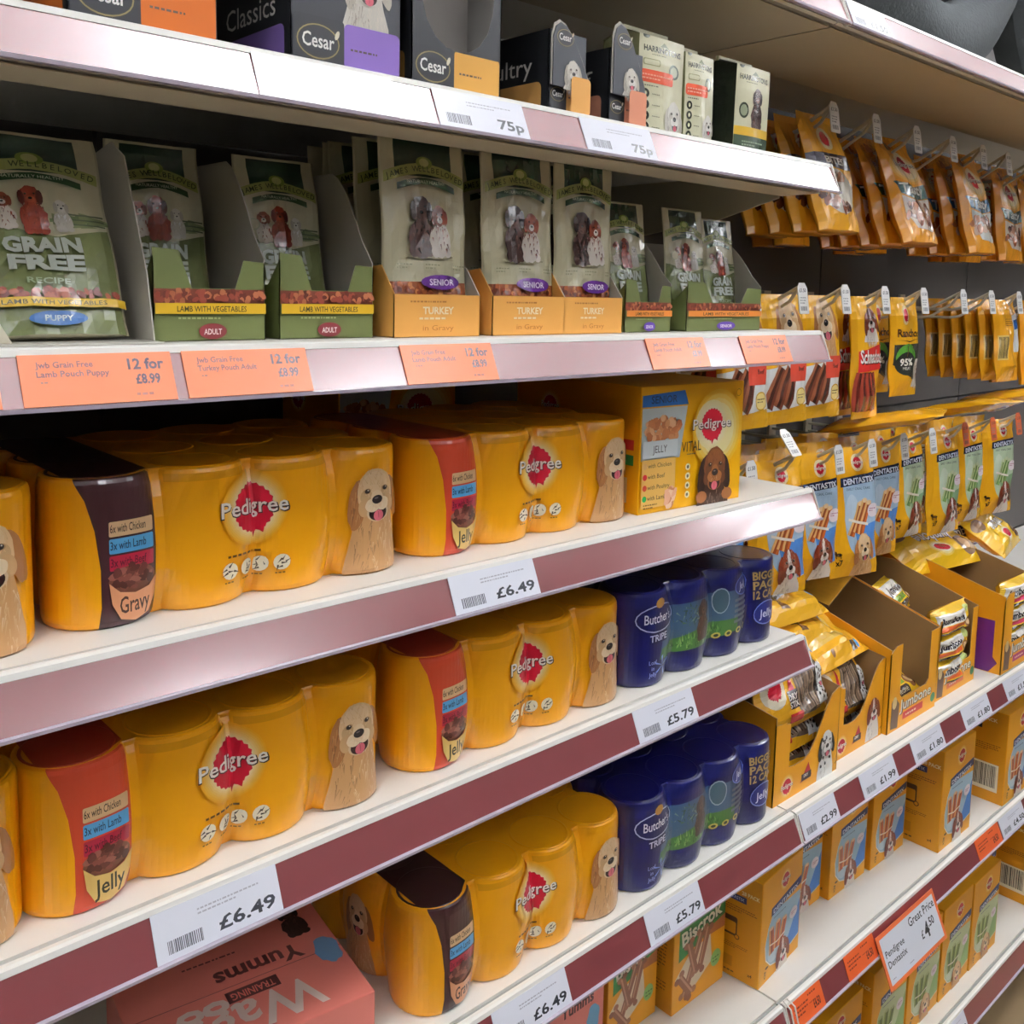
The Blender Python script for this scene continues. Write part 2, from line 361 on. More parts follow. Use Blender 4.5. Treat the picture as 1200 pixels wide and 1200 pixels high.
# ---------------------------------------------------------------- shelving
fr = thing('shelving_frame', 'dark grey back panels and uprights of the shelving unit', 'shelving', (0, 0, -HZ))
for xa, xb in ((X0, .38), (.385, 1.115), (1.125, 1.9), (1.905, 2.65), (2.655, X1)):
    for za, zb in ((0, .78), (.785, 1.22), (1.225, 1.66), (1.665, 2.2)): MB().box(xa, xb, YBACK, YBACK+.02, za, zb).part('back_panel', M_back, fr)
for x in (X0, XE, X1): MB().box(x-.012, x+.012, YBACK-.012, YBACK+.06, 0, 2.2).part('upright', M_back, fr)
kp = thing('kick_plate', 'cream kick plate under the lowest shelf at floor level', 'kick plate', (0, 0, -HZ))
MB().box(X0, X1, .70, .72, 0, ZB[7]+HZ-.07).part('plate', M_under, kp)

def shelf(i, xa, xb, label, lipd=.055):
    zb = ZB[i]; zt = zb+DZ; sz = SURF[i]
    t = thing('shelf', label, 'shelf', (xa, 0, 0)); w = xb-xa
    MB().extrude([(.6535, sz), (YBACK-.013, sz), (YBACK-.013, sz-.004), (.6535+lipd, sz-.004), (.6535+lipd, sz-.033), (.6535, sz-.033)], 0, w, (1, 1, 1)).part('shelf_panel', M_shelf, t)
    MB().extrude([(.6535, sz-.034), (.6535+lipd, sz-.034), (.6535+lipd, sz-.035), (.6535, sz-.035)], .001, w-.001, (1, 1, 1)).part('under_lip', M_under, t)
    MB().extrude([(.6476, sz-.0030), (.6532, sz-.0030), (.6532, sz-.030), (.6476, sz-.030)], 0, w, (1, 1, 1)).part('groove', M_groove, t)
    MB().extrude([(YB+DY-.0012, zt-.001), (YB+DY, zt+.0032), (YB+DY+.003, zt+.0044), (.6473, zt+.0040), (.6473, zt-.030), (YB+DY+.0025, zt-.028), (YB+DY+.0025, zt-.001)], 0, w, (1, 1, 1)).part('edge_trim', M_edge, t)
    MB().extrude([(YB+.0004, zb+.0028), (YB+DY-.0006, zt-.001), (YB+DY+.0008, zt-.001), (YB+.0018, zb+.0028)], .0015, w-.0015, (1, 1, 1)).part('ticket_insert', M_strip, t)
    MB().extrude([(YB-.0030, zb), (YB-.0034, zb+.0026), (YB+.0022, zb+.0027), (YB+.0024, zb)], 0, w, (1, 1, 1)).part('bottom_lip', M_clear, t)
    for xx in (0, w-.0014):
        MB().extrude([(YB-.001, zb), (YB+DY-.0018, zt+.003), (YB+DY+.006, zt+.004), (YB+.008, zb)], xx, xx+.0014, (1, 1, 1)).part('end_cap', M_edge, t)
    for xx in (.004, w-.008):
        MB().extrude([(.6535+lipd, sz-.005), (YBACK-.013, sz-.005), (YBACK-.013, sz-.10), (.80, sz-.062), (.6535+lipd, sz-.038)], xx, xx+.003, (1, 1, 1)).part('bracket', M_under, t)
    return t
NM = ['top', 'second', 'third', 'fourth', 'fifth', 'sixth', 'seventh', 'lowest']
LB = {0: 'cut-off white top shelf above the black dog food trays', 1: 'white shelf holding black dog food trays, strip bright with glare', 2: 'white shelf holding green pouches, orange offer tickets on strip',
      3: 'white shelf with yellow can packs and yellow carton at its end', 4: 'white shelf with two jelly can packs and a blue can pack', 5: 'white shelf with pink box, gravy can pack and blue can pack', 6: 'white shelf with two green and orange biscuit boxes under the gravy packs'}
for i in range(7): shelf(i, X0, XE-.0015, LB[i], .20 if i == 0 else .055)
shelf(0, XE+.0015, X1, 'long cream canopy shelf above the hanging treat bags', .20)
shelf(5, XE+.0015, X1, 'white shelf holding open cartons of chew sticks below the hanging bags')
shelf(6, XE+.0015, X1, 'white shelf with dental stick boxes and orange tickets')
shelf(7, XE+.0015, X1, 'lowest white shelf with green and yellow dental boxes above floor')

# ---------------------------------------------------------------- can packs
RC = .0372; PC = .0745; HC = .110; TH = math.radians(66)
def pack_outline(nx, ny):
    """counter-clockwise outline starting on the left side; list of (x, y, nx, ny, side, can, angle)"""
    pts = []
    W_, D_ = nx*PC, ny*PC
    def arc(cx, cy, a0, a1, n, d, first, last):
        for k in range(n+1):
            a = a0+(a1-a0)*k/n; x, y = cx+RC*math.cos(a), cy+RC*math.sin(a); inner = (a < d and not first) or (a > d and not last)
            dep = RC*(1-math.cos(a-d)) if inner else 0
            pts.append((x, y, math.cos(a), math.sin(a), math.cos(d)*dep, math.sin(d)*dep, (a-d)/TH))
    c = lambda i, j: (PC/2+i*PC, PC/2+j*PC)
    H = math.pi/2
    marks = {}
    # left side from back to front: outward direction pi
    order = []
    for j in range(ny-1, -1, -1): order.append(('L', 0, j))
    for i in range(nx): order.append(('F', i, 0))
    for j in range(ny): order.append(('R', nx-1, j))
    for i in range(nx-1, -1, -1): order.append(('B', i, ny-1))
    dirn = {'L': math.pi, 'F': 1.5*math.pi, 'R': 2*math.pi, 'B': 2.5*math.pi}
    n = len(order)
    for q, (sd, i, j) in enumerate(order):
        d = dirn[sd]; first = order[q-1][0] != sd; last = order[(q+1) % n][0] != sd
        a0 = d-(math.pi/4 if first else TH); a1 = d+(math.pi/4 if last else TH)
        if first: marks[sd] = len(pts)
        arc(*c(i, j), a0, a1, 14, d, first, last)
        marks[sd+'e'] = len(pts)-1
    return pts, marks
US = []; TT = []
def can_pack(name, label, loc, arts, col, band=None, rotz=0, group=None, nx=4, ny=3):
    t = thing(name, label, 'can pack', loc, (0, 0, rotz), group)
    pts, mk = pack_outline(nx, ny); n = len(pts); y0 = 0
    cx, cy = nx*PC/2, ny*PC/2
    rows = [(0, .0030), (.0016, .0008), (.005, 0), (.012, 0), (.022, .0002), (.035, .0003), (.055, .0003), (.075, .0003), (.09, .0002), (HC-.009, 0), (HC-.004, .0004), (HC-.0012, .0012), (HC, .0030)]
    taut = lambda z: .20+.50*math.sin(math.pi*min(1, max(0, (z-.004)/(HC-.008))))**.8 if .004 < z < HC-.004 else .2
    mb = MB(); C = lin(col)
    for z, ins in rows:
        k_ = taut(z)
        for x, y, a, b, ex, ey, tt in pts: mb.v.append((x-a*ins+ex*k_, y-b*ins+ey*k_, z))
    for r in range(len(rows)-1):
        for k in range(n):
            j = (k+1) % n; mb.f.append((r*n+k, r*n+j, (r+1)*n+j)); mb.f.append((r*n+k, (r+1)*n+j, (r+1)*n+k)); mb.c += [C, C]
    # top film sagging a little between the cans
    gx, gy = nx*6, ny*6; base = len(mb.v)
    top = (len(rows)-1)*n
    tv = len(mb.v); mb.v += mb.v[top:top+n]; mb.f.append(tuple(tv+k for k in range(n))); mb.c.append(C)
    mb.f.append(tuple(range(n-1, -1, -1))); mb.c.append(C)
    mb.part('shrink_wrap', M_wrap, t, True)
    # can rims pressing through the film
    for i in range(nx):
        for j in range(ny):
            r = MB(); ring = []
            for (rr, zz) in ((RC-.0038, HC-.001), (RC-.0046, HC+.0005), (RC-.006, HC+.0005), (RC-.007, HC+.00005)):
                ring.append(len(r.v)); r.v += [(PC/2+i*PC+rr*math.cos(6.2832*k/28), PC/2+j*PC+rr*math.sin(6.2832*k/28), zz) for k in range(28)]
            cc = lin(band) if (band and i == 0) else C
            for a, b in zip(ring, ring[1:]):
                for k in range(28): r.f.append((a+k, a+(k+1) % 28, b+(k+1) % 28, b+k)); r.c.append(cc)
            r.part('can_rim', M_wrap, t, True)
    def side_surf(sd):
        seg = pts[mk[sd]:mk[sd+'e']+1]; us = [0]
        for a, b in zip(seg, seg[1:]): us.append(us[-1]+max(1e-6, math.hypot(b[0]+.6*b[4]-a[0]-.6*a[4], b[1]+.6*b[5]-a[1]-.6*a[5])))
        zz = [r[0] for r in rows]; P = [[Vector((p[0]-p[2]*i+p[4]*taut(z), p[1]-p[3]*i+p[5]*taut(z), z)) for z, i in rows] for p in seg]; N = [[Vector((p[2], p[3], 0)) for r in rows] for p in seg]
        global US; US = us; TT.clear(); TT.extend(p[6] for p in seg)
        return Surf(us, zz, P, N)
    ls = side_surf('L'); fs = side_surf('F')
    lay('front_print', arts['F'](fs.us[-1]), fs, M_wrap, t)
    if arts.get('L'): lay('side_print', arts['L'](ls.us[-1]), ls, M_wrap, t)
    if band:
        a = Art(nx*PC, ny*PC); a.poly([(.010, .022), (.016, .012), (PC*.45, .006), (PC*.7, .008), (PC-.004, .022), (PC-.004, ny*PC-.022), (PC*.5, ny*PC-.008), (.012, ny*PC-.016)], band)
        lay('top_band', a, flat(nx*PC, ny*PC, (0, 0, HC+.0002), (1, 0, 0), (0, 1, 0)), M_wrap, t)
    return t
def cpos(L, k, t):
    """position on the front wrap: can k, t in -1..1 across the can"""
    a = TT[k*15:k*15+15]; u = US[k*15:k*15+15]
    if t <= a[0]: return u[0]
    for i in range(14):
        if a[i+1] >= t: return u[i]+(u[i+1]-u[i])*(t-a[i])/(a[i+1]-a[i])
    return u[14]
def ped_front(flavour):
    def f(L):
        a = Art(L, HC); g = flavour == 'gravy'; B = '33191c' if g else 'c1452b'
        x = lambda k, t: cpos(L, k, t)
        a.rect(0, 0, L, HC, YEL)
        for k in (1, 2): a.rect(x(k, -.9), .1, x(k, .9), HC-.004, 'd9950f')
        pts = [(x(0, 1), 0), (x(0, .98), HC*.5), (x(0, .93), HC)] + [(x(0, -.62), HC), (x(0, -.42), HC*.86), (x(0, -.28), HC*.66), (x(0, -.2), HC*.4), (x(0, -.2), HC*.15), (x(0, -.26), 0)]
        a.poly(pts, B)
        xl, xr = x(0, -.06), x(0, .86); zz = HC*.66
        for i, (c, s, tc) in enumerate((('dcb98c', '6x with Chicken', '3a2418'), ('58a5d6', '3x with Lamb', '182c4a'), ('9a1f38', '3x with Beef', '4a0a18'))):
            zc = zz-i*.0125; a.rrect(xl, zc-.0055, xr, zc+.0055, .0012, c); a.text(s, (xl+xr)/2-.003, zc-.0025, .0062, tc, bold=.01, w=(xr-xl)*.78)
        bx = (xl+xr)/2; bw = (xr-xl)*.53
        a.ell(bx, .034, bw, .0105, '6e4432'); chunks(a, bx, .036, bw*.85, .008, ['5a2e28', '7a463a', '8d5a4c', '452018'], 46, .0036, 4)
        a.poly([(bx-bw, .034), (bx-bw*.6, .0265), (bx, .0240), (bx+bw*.6, .0265), (bx+bw, .034), (bx+bw*.9, .018), (bx+bw*.6, .0065), (bx, .003), (bx-bw*.6, .0065), (bx-bw*.9, .018)], 'd3936a' if g else 'dcb86a')
        a.text('Gravy' if g else 'Jelly', bx, .0105, .0125, '3a1d14' if g else '2c2a18', bold=.012, w=bw*1.25)
        cx = x(1, 1)+.002
        rosette(a, cx, HC*.66, .030, 'Pedigree', .0, tw=.062)
        a.scrib(cx-.026, HC*.33, .056, .0026, '5a3a10', 1)
        for i in range(4):
            ux = cx-.024+i*.0165; a.ell(ux, HC*.235, .0066, .0066, 'f6ecd0', n=14); a.strokes(ux, HC*.235, .004, .004, ['4a3a24'], 6, .005, seed=i, spread=3); a.scrib(ux-.005, HC*.15, .010, .0016, '6a4a18')
        dog(a, x(3, .0), HC*.63, .040, 'golden', chest=1.7, seed=9)
        a.rect(x(3, -1), 0, L, .0006, 'b07a20')
        return a
    return f
def ped_side(L):
    a = Art(L, HC); a.rect(0, 0, L, HC, YEL); dog(a, L*.52, HC*.55, .036, 'golden', chest=1.5, seed=5); return a
def but_front(L):
    a = Art(L, HC); x = lambda k, t: cpos(L, k, t)
    a.rect(0, 0, L, HC, '0d1048'); a.rect(0, HC*.84, L, HC, '0e1450')
    a.poly([(x(0, .2), .028), (x(1, .9), .026), (x(2, .3), .034), (x(2, .3), .082), (x(1, 0), .085), (x(0, .5), .084)], '3b5570')
    a.poly([(x(0, .2), .028), (x(1, .9), .026), (x(2, .3), .03), (x(2, .3), .046), (x(1, .2), .050), (x(0, .3), .040)], '3f6a34')
    a.strokes((x(0, .5)+x(2, 0))/2, .036, .05, .008, ['5d8a46', '2c5226', '7a9a58'], 80, .007, ang=1.57, seed=3)
    a.strokes(x(1, -.2), .068, .03, .012, ['46604a', '2f4634', '6a7f76'], 60, .006, seed=4, spread=3)
    sitdog(a, x(1, .35), .034, .052, 'choc', 3)
    a.ell(x(0, .12), .079, .034, .0165, 'c9cfe0'); a.ell(x(0, .12), .079, .0325, .015, '10164e'); a.text("Butcher's", x(0, .12), .074, .0115, 'f2f2f2', bold=.01, w=.046)
    a.ell(x(0, .12), .0965, .008, .006, 'b98a3a', n=10)
    a.rect(x(0, -.25), .050, x(0, .5), .063, '0c1040'); a.text('TRIPE', x(0, .12), .0525, .008, 'd6d9e6', bold=.02, w=.03)
    for i in range(5): a.poly([(x(0, .3), .022), (x(0, .3)+.016*math.cos(i*1.1+.4), .022+.012*math.sin(i*1.1+.4)), (x(0, .3)+.013*math.cos(i*1.1+.6), .022+.010*math.sin(i*1.1+.6))], '7f9bd8')
    for i in range(3): a.text(['Loaf', 'in', 'Jelly'][i], x(0, -.1), .026-i*.007, .005, 'aebce8')
    a.ell(x(2, -.55), .073, .014, .016, '9aa4ad', n=16); a.ell(x(2, -.55), .073, .0125, .0145, '3e5560', n=16)
    a.ell(x(2, .55), .086, .021, .013, '6f86c8'); a.ell(x(2, .55), .086, .0195, .0115, '1c2a78'); a.text('Jelly', x(2, .55), .081, .010, 'e8ecf6', bold=.01, w=.024)
    for i in range(5): a.rect(x(2, .05), .040+i*.0068, x(2, .98), .0435+i*.0068, '6a7078')
    for i in range(4): a.ell(x(2, -.7+i*.5), .030, .0065, .004, 'c8b45a', n=10); a.ell(x(2, -.7+i*.5), .030, .0035, .002, '2c3424', n=8)
    for i, s in enumerate(('BIGGER', 'PACK', '12 CANS')): a.text(s, x(3, -.02), .085-i*.0125, .0105, 'b69a5c', bold=.03, w=.052)
    a.ell(x(3, -.02), .040, .024, .016, '7f92cc'); a.ell(x(3, -.02), .040, .0225, .0145, '1a2470'); a.text('Jelly', x(3, -.02), .034, .011, 'dfe5f4', bold=.01, w=.028)
    return a
def but_side(L):
    a = Art(L, HC); a.rect(0, 0, L, HC, '0d1048'); a.ell(L/2, .06, .03, .018, '2a3590'); a.text("Butcher's", L/2, .055, .011, 'c8cde6', w=.045); return a
AG = {'F': ped_front('gravy'), 'L': ped_side}; AJ = {'F': ped_front('jelly'), 'L': ped_side}; AB = {'F': but_front, 'L': but_side}
YF = .683
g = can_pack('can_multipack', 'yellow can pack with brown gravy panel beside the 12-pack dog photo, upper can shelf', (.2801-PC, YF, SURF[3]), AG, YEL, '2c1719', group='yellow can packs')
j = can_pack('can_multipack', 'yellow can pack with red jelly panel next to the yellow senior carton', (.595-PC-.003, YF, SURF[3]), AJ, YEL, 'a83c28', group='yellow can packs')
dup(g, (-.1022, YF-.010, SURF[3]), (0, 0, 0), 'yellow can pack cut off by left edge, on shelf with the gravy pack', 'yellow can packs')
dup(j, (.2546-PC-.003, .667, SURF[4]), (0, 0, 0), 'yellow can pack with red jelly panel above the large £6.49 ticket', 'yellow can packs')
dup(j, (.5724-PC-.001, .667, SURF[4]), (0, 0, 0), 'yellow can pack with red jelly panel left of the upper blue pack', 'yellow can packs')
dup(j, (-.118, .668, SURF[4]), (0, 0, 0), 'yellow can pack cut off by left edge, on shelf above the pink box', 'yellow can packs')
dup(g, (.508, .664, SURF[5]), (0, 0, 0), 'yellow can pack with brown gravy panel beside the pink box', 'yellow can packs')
b = can_pack('can_multipack', 'dark blue can pack standing above the upper £5.79 ticket', (.8769-PC-.002, .664, SURF[4]), AB, '0d1048', group='blue can packs')
dup(b, (.808, .660, SURF[5]), (0, 0, 0), 'dark blue can pack standing on the lower £5.79 shelf', 'blue can packs')

# ---------------------------------------------------------------- cartons
def carton(name, label, loc, w, d, h, col, front=None, left=None, top=None, rotz=0, group=None, cat='box', tilt=0):
    t = thing(name, label, cat, loc, (tilt, 0, rotz), group)
    MB().bevbox(0, w, 0, d, 0, h, lin(col)).part('carton', M_card, t)
    e = .0008
    if front: lay('front_print', front(w, h), flat(w, h), M_card, t)
    if left: lay('side_print', left(d, h), flat(d, h, (0, d, 0), (0, -1, 0), (0, 0, 1)), M_card, t)
    if top: lay('top_print', top(w, d), flat(w, d, (0, 0, h), (1, 0, 0), (0, 1, 0)), M_card, t)
    if h < .3 and d > .03:
        MB().box(.001, w-.001, d*.5-.0004, d*.5+.0004, h-.0004, h+.0002, lin(hexmix(col, '000000', .35))).part('flap_seam', M_card, t)
    return t
VY = 'f2b10c'
def vital_f(w, h):
    a = Art(w, h); a.rect(.001, .001, w-.001, h-.001, VY)
    a.poly([(.002, h*.84), (w*.44, h*.84), (w*.40, h*.955-.0), (.002, h*.93)][::-1], '2f6fc0'); a.text('SENIOR', w*.21, h*.865, .0085, '14284e', bold=.015, w=w*.24)
    a.rect(.002, h*.42, w*.37, h*.83, 'ccd8da'); a.poly([(w*.37, h*.42), (w*.43, h*.83), (w*.37, h*.83)], 'ccd8da')
    chunks(a, w*.20, h*.66, w*.16, h*.09, ['d69a6a', 'c07a4a', 'e8b98c', 'b0683e'], 70, .0055, 3)
    a.rect(.002, h*.44, w*.335, h*.575, 'dfe9ec'); a.text('JELLY', w*.17, h*.48, .0085, '2c3034', w=w*.13)
    a.rect(.002, h*.05, w*.32, h*.43, 'e8b860')
    for i, (s, c) in enumerate((('with Chicken', 'e0b070'), ('with Beef', 'cc2a30'), ('with Poultry', 'c84830'), ('with Lamb', '2c9a48'))):
        a.ell(w*.04, h*(.38-i*.085), .0035, .0035, c, n=12); a.text(s, w*.065, h*(.365-i*.085), .0052, '4a3420', al='l')
    chunks(a, w*.28, h*.10, w*.05, h*.07, ['e8b090', 'd08860', 'f0c8a8'], 14, .006, 8)
    a.scrib(w*.03, h*.07, w*.12, .002, '7a5a20', 2)
    a.soft(w*.72, h*.62, w*.25, h*.33, VY, 'f6e8a8', 4)
    rosette(a, w*.66, h*.66, h*.20, 'Pedigree', glow='f6e8a8', tw=w*.38)
    a.text('VITAL', w*.46, h*.46, .0125, '2c2c24', w=w*.19); a.scrib(w*.42, h*.435, w*.13, .0016, '6a6a50')
    dog(a, w*.70, h*.29, w*.25, 'dachs', chest=.7, seed=4, tilt=0)
    for k in (-.12, .14): a.ell(w*(.69+k), h*.07, w*.055, h*.05, '9a6238', n=12)
    for i in range(4): a.ell(w*.425, h*(.34-.075*i), .0042, .0042, 'f8ecc0', n=12); a.ell(w*.425, h*(.34-.075*i), .002, .0022, '6a6450', n=8)
    a.ell(w*.91, h*.91, .0045, .0048, 'b07a10', n=12); a.ell(w*.91, h*.91, .0036, .0038, VY, n=12)
    return a
def vital_l(w, h):
    a = Art(w, h); a.rect(.001, .001, w-.001, h-.001, 'e0a010'); rosette(a, w*.3, h*.75, h*.13, 'Pedigree', glow='e0a010')
    a.rect(w*.55, h*.5, w*.96, h*.58, 'c02a30'); a.rect(w*.55, h*.38, w*.96, h*.46, '2a7a3c'); a.rect(w*.2, h*.08, w*.92, h*.28, 'd0c4a0'); return a
carton('senior_carton', 'yellow carton of senior pouches with dachshund photo, at shelf end', (.8182, .682, SURF[3]), .178, .22, .145, VY, vital_f, vital_l, rotz=-.07)
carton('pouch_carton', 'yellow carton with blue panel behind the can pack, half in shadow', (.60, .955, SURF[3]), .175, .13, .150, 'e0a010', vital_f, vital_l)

PINK = 'e07f72'
def wagg_top(w, d):
    a = Art(w, d); a.rect(.001, .001, w-.001, d-.001, PINK)
    a.text('Wagg', w*.50, d*.34, .040, 'e8d2c8', rot=math.pi+.0, bold=.02, w=w*.62)
    a.rect(w*.42, d*.36, w*.66, d*.46, '4a2220'); a.text('TRAINING', w*.54, d*.435, .009, PINK, rot=math.pi, bold=.015, w=w*.2)
    a.text('Yumms', w*.62, d*.66, .020, '5a2a26', rot=math.pi, bold=.03, w=w*.42)
    a.ell(w*.12, d*.16, .03, .02, 'b9b0b4', j=.08); a.ell(w*.93, d*.50, .012, .02, '6f93b8', j=.1); a.scrib(w*.3, d*.78, w*.4, .003, '6a3028')
    sitdog(a, w*.86, d*.72, .05, 'choc', 5)
    return a
def wagg_front(w, h):
    a = Art(w, h); a.rect(.001, .001, w-.001, h-.001, 'e3867a'); a.text('Wagg', w*.72, h*.25, h*.4, 'efe0da', bold=.02, w=w*.4)
    a.rect(w*.30, h*.5, w*.46, h*.68, '5a2a26'); a.text('Yumms', w*.28, h*.2, h*.22, '5a2a26', w=w*.2, bold=.02); return a
carton('treat_box', 'pink treat box lying flat under the large £6.49 ticket', (.264, .7000, SURF[5]), .200, .150, .0595, PINK, wagg_front, None, wagg_top, rotz=-.14)
def yums_front(w, h):
    a = Art(w, h); a.rect(.001, .001, w-.001, h-.001, PINK); a.text('Wagg', w*.55, h*.80, h*.13, 'efd8cf', bold=.02, w=w*.8)
    a.rect(w*.3, h*.70, w*.7, h*.77, '4a2220'); a.text('Yumms', w*.5, h*.56, h*.10, '4a2220', bold=.03, w=w*.6); a.ell(w*.8, h*.4, w*.12, h*.12, '6fa6c8', j=.1); dog(a, w*.3, h*.3, w*.3, 'golden', chest=1); return a
carton('treat_box', 'pink upright treat box beside the green biscuit boxes', (.770, .75, SURF[6]), .098, .05, .155, PINK, yums_front, None)
def bis_front(w, h):
    a = Art(w, h); a.rect(.001, .001, w-.001, h-.001, 'e8a020')
    a.poly([(w*.1, h*.52), (w*.99, h*.70), (w*.99, h*.97), (w*.1, h*.93)], '2f7436'); a.poly([(w*.55, h*.60), (w*.99, h*.58), (w*.99, h*.72), (w*.6, h*.66)], 'a8643a')
    a.text('Biscrok', w*.17, h*.65, h*.15, '1c3a1c', al='l', rot=.15, bold=.05, w=w*.78); a.text('Biscrok', w*.16, h*.66, h*.15, 'f3ecd8', al='l', rot=.15, bold=.03, w=w*.78)
    a.poly([(w*.04, h*.36), (w*.3, h*.54), (w*.7, h*.60), (w*.75, h*.3), (w*.35, h*.12)], 'ead9bc')
    for (x, y, l, ang) in ((.22, .12, .62, 1.15), (.5, .30, .42, 1.25), (.12, .36, .32, -.9), (.42, .32, .36, 1.9)):
        c, s = math.cos(ang), math.sin(ang); L = l*h; X, Y = x*w, y*h; r = w*.055
        a.poly([(X-s*r, Y+c*r), (X+s*r, Y-c*r), (X+s*r+c*L, Y-c*r+s*L), (X-s*r+c*L, Y+c*r+s*L)], '8e5a40')
        for (px, py) in ((X, Y), (X+c*L, Y+s*L)):
            for k in (-1, 1): a.ell(px-s*r*k, py+c*r*k, r*.9, r*.8, 'a06c50' if k > 0 else '845038', n=10)
        a.poly([(X-s*r*.6, Y+c*r*.6), (X-s*r*.1, Y+c*r*.1), (X-s*r*.1+c*L, Y+c*r*.1+s*L), (X-s*r*.6+c*L, Y+c*r*.6+s*L)], 'c09478')
    a.ell(w*.82, h*.30, w*.10, h*.09, '8fb86a', n=14); a.scrib(w*.76, h*.30, w*.12, .003, '4a6a30', 2); return a
def bis_left(w, h):
    a = Art(w, h); a.rect(.001, .001, w-.001, h-.001, 'c98618'); a.scrib(w*.2, h*.7, w*.6, .003, '7a4a10', 8); a.scrib(w*.2, h*.3, w*.6, .003, '7a4a10', 4); return a
carton('biscuit_box', 'orange biscuit box with green banner, left and farther back of the two', (.878, .752, SURF[6]), .100, .06, .130, 'd99420', bis_front, bis_left, group='biscuit boxes')
carton('biscuit_box', 'orange biscuit box with green banner touching the dental stick box', (.986, .731, SURF[6]), .118, .065, .140, 'd99420', bis_front, bis_left, group='biscuit boxes')

DY_ = 'e39d14'
def dent_front(kind, big=True):
    def f(w, h):
        a = Art(w, h); a.rect(.001, .001, w-.001, h-.001, DY_)
        bg = {'blue': ('a9c6d6', '3f7cc4'), 'green': ('c9d3a6', '8aa866')}[kind]
        P = [(w*.98, h*.60), (w*.98, h*.16)] + [(w*(.98-.12*k-.0), h*(.16-.02*k)) for k in range(1, 4)] + [(w*.42, h*.10), (w*.28, h*.13), (w*.16, h*.22), (w*.13, h*.36), (w*.19, h*.52), (w*.30, h*.63)]
        a.poly([(x+(-.012*w if x < w*.9 else 0), y-.006*h) for x, y in P], 'f6f2e4'); a.poly(P, bg[0])
        a.poly([(w*.98, h*.52), (w*.98, h*.16), (w*.6, h*.12), (w*.8, h*.34)], bg[1]); a.ell(w*.35, h*.25, w*.16, h*.11, hexmix(bg[0], 'ffffff', .4))
        a.poly([(w*.24, h*.60), (w*.98, h*.66), (w*.98, h*.74), (w*.24, h*.68)], '1e2a5c'); a.text('DENTASTIX', w*.29, h*.615, h*.042, 'e8ecf4', al='l', rot=.08, bold=.02, w=w*.62)
        rosette(a, w*.56, h*.85, h*.10, 'Pedigree', glow=DY_)
        a.scrib(w*.3, h*.565, w*.5, h*.012, '4a5a70', 1)
        cols = ('b8582c', '8a3a1c', 'dca468') if kind == 'blue' else ('6a7a34', '4a5a22', '98a458')
        for k_ in range(3): stick(a, w*(.28+.10*k_), h*(.24+.015*(k_ % 2)), h*.25, w*.12, 1.66-.20*k_, cols); a.ell(w*(.28+.10*k_)+h*.25*math.cos(1.66-.2*k_), h*(.24+.015*(k_ % 2))+h*.25*math.sin(1.66-.2*k_), w*.05, h*.018, hexmix(cols[2], 'ffffff', .3), n=10)
        a.poly([(w*.22, h*.33), (w*.40, h*.305), (w*.60, h*.325), (w*.60, h*.34), (w*.40, h*.32), (w*.22, h*.345)], 'efe6da')
        dog(a, w*.56, h*.17, w*.26, 'spaniel' if kind == 'blue' else 'golden', chest=1.2, seed=6)
        a.ell(w*.78, h*.45, w*.10, h*.055, 'efe3e6'); a.scrib(w*.72, h*.455, w*.12, h*.010, 'a85a70', 2)
        a.text('x28', w*.12, h*.06, h*.035, '3a2408', al='l', bold=.02, rot=1.4); a.ell(w*.15, h*.16, w*.04, h*.012, '3a2408', n=8)
        return a
    return f
def dent_left(w, h):
    a = Art(w, h); a.rect(.001, .001, w-.001, h-.001, 'cf8c12')
    a.rect(w*.12, h*.74, w*.66, h*.80, '1e2458'); a.text('DENTASTIX', w*.38, h*.755, h*.03, 'd6dcea', w=w*.45); rosette(a, w*.25, h*.86, h*.05, None, glow='cf8c12')
    a.text('28 PACK', w*.75, h*.82, h*.035, 'efe0b8', bold=.03, w=w*.4)
    a.scrib(w*.1, h*.68, w*.75, h*.012, '7a4a10', 3)
    a.rrect(w*.10, h*.40, w*.48, h*.58, .003, '4a2810'); a.rrect(w*.13, h*.42, w*.45, h*.53, .002, 'cf8c12'); a.ell(w*.48, h*.40, w*.06, h*.025, '4a2810', n=12); a.ell(w*.48, h*.40, w*.04, h*.017, 'cf8c12', n=12)
    a.scrib(w*.1, h*.32, w*.6, h*.01, '7a4a10', 3); a.text('x4', w*.8, h*.08, h*.03, '3a2408', bold=.02); a.scrib(w*.08, h*.05, w*.6, h*.018, '3a2408', 1)
    a.rect(w*.1, h*.1, w*.4, h*.2, 'b87a10'); return a
def dent_left_code(w, h):
    a = Art(w, h); a.rect(.001, .001, w-.001, h-.001, 'cf8c12'); a.scrib(w*.2, h*.62, w*.6, h*.012, '7a4a10', 4); a.rect(w*.1, h*.12, w*.85, h*.42, 'f2ead0'); a.bars(w*.15, h*.16, w*.65, h*.24, '2a2418', 30)
    a.text('28 PACK', w*.5, h*.88, h*.035, 'efe0b8', bold=.03, w=w*.5); a.rect(w*.1, h*.78, w*.4, h*.86, '2a2430'); return a
def dent_top(w, d):
    a = Art(w, d); a.rect(.001, .001, w-.001, d-.001, 'd99618'); a.rect(w*.3, d*.3, w*.95, d*.62, '1e2458'); a.text('DENTASTIX', w*.62, d*.38, d*.16, 'd6dcea', w=w*.5); return a
def dent(label, x, y, z, kind, w=.125, h=.158, d=.075, left=dent_left, rotz=0):
    return carton('dental_stick_box', label, (x, y, z), w, d, h, DY_, dent_front(kind), left, dent_top, rotz=rotz, group='%s dental stick boxes' % kind)
z6 = SURF[6]; z7 = SURF[7]
dent('tall yellow and blue dental stick box below the left end of £2.99 strip', 1.1195, .682, z6, 'blue', .126, .160, .07, rotz=.10)
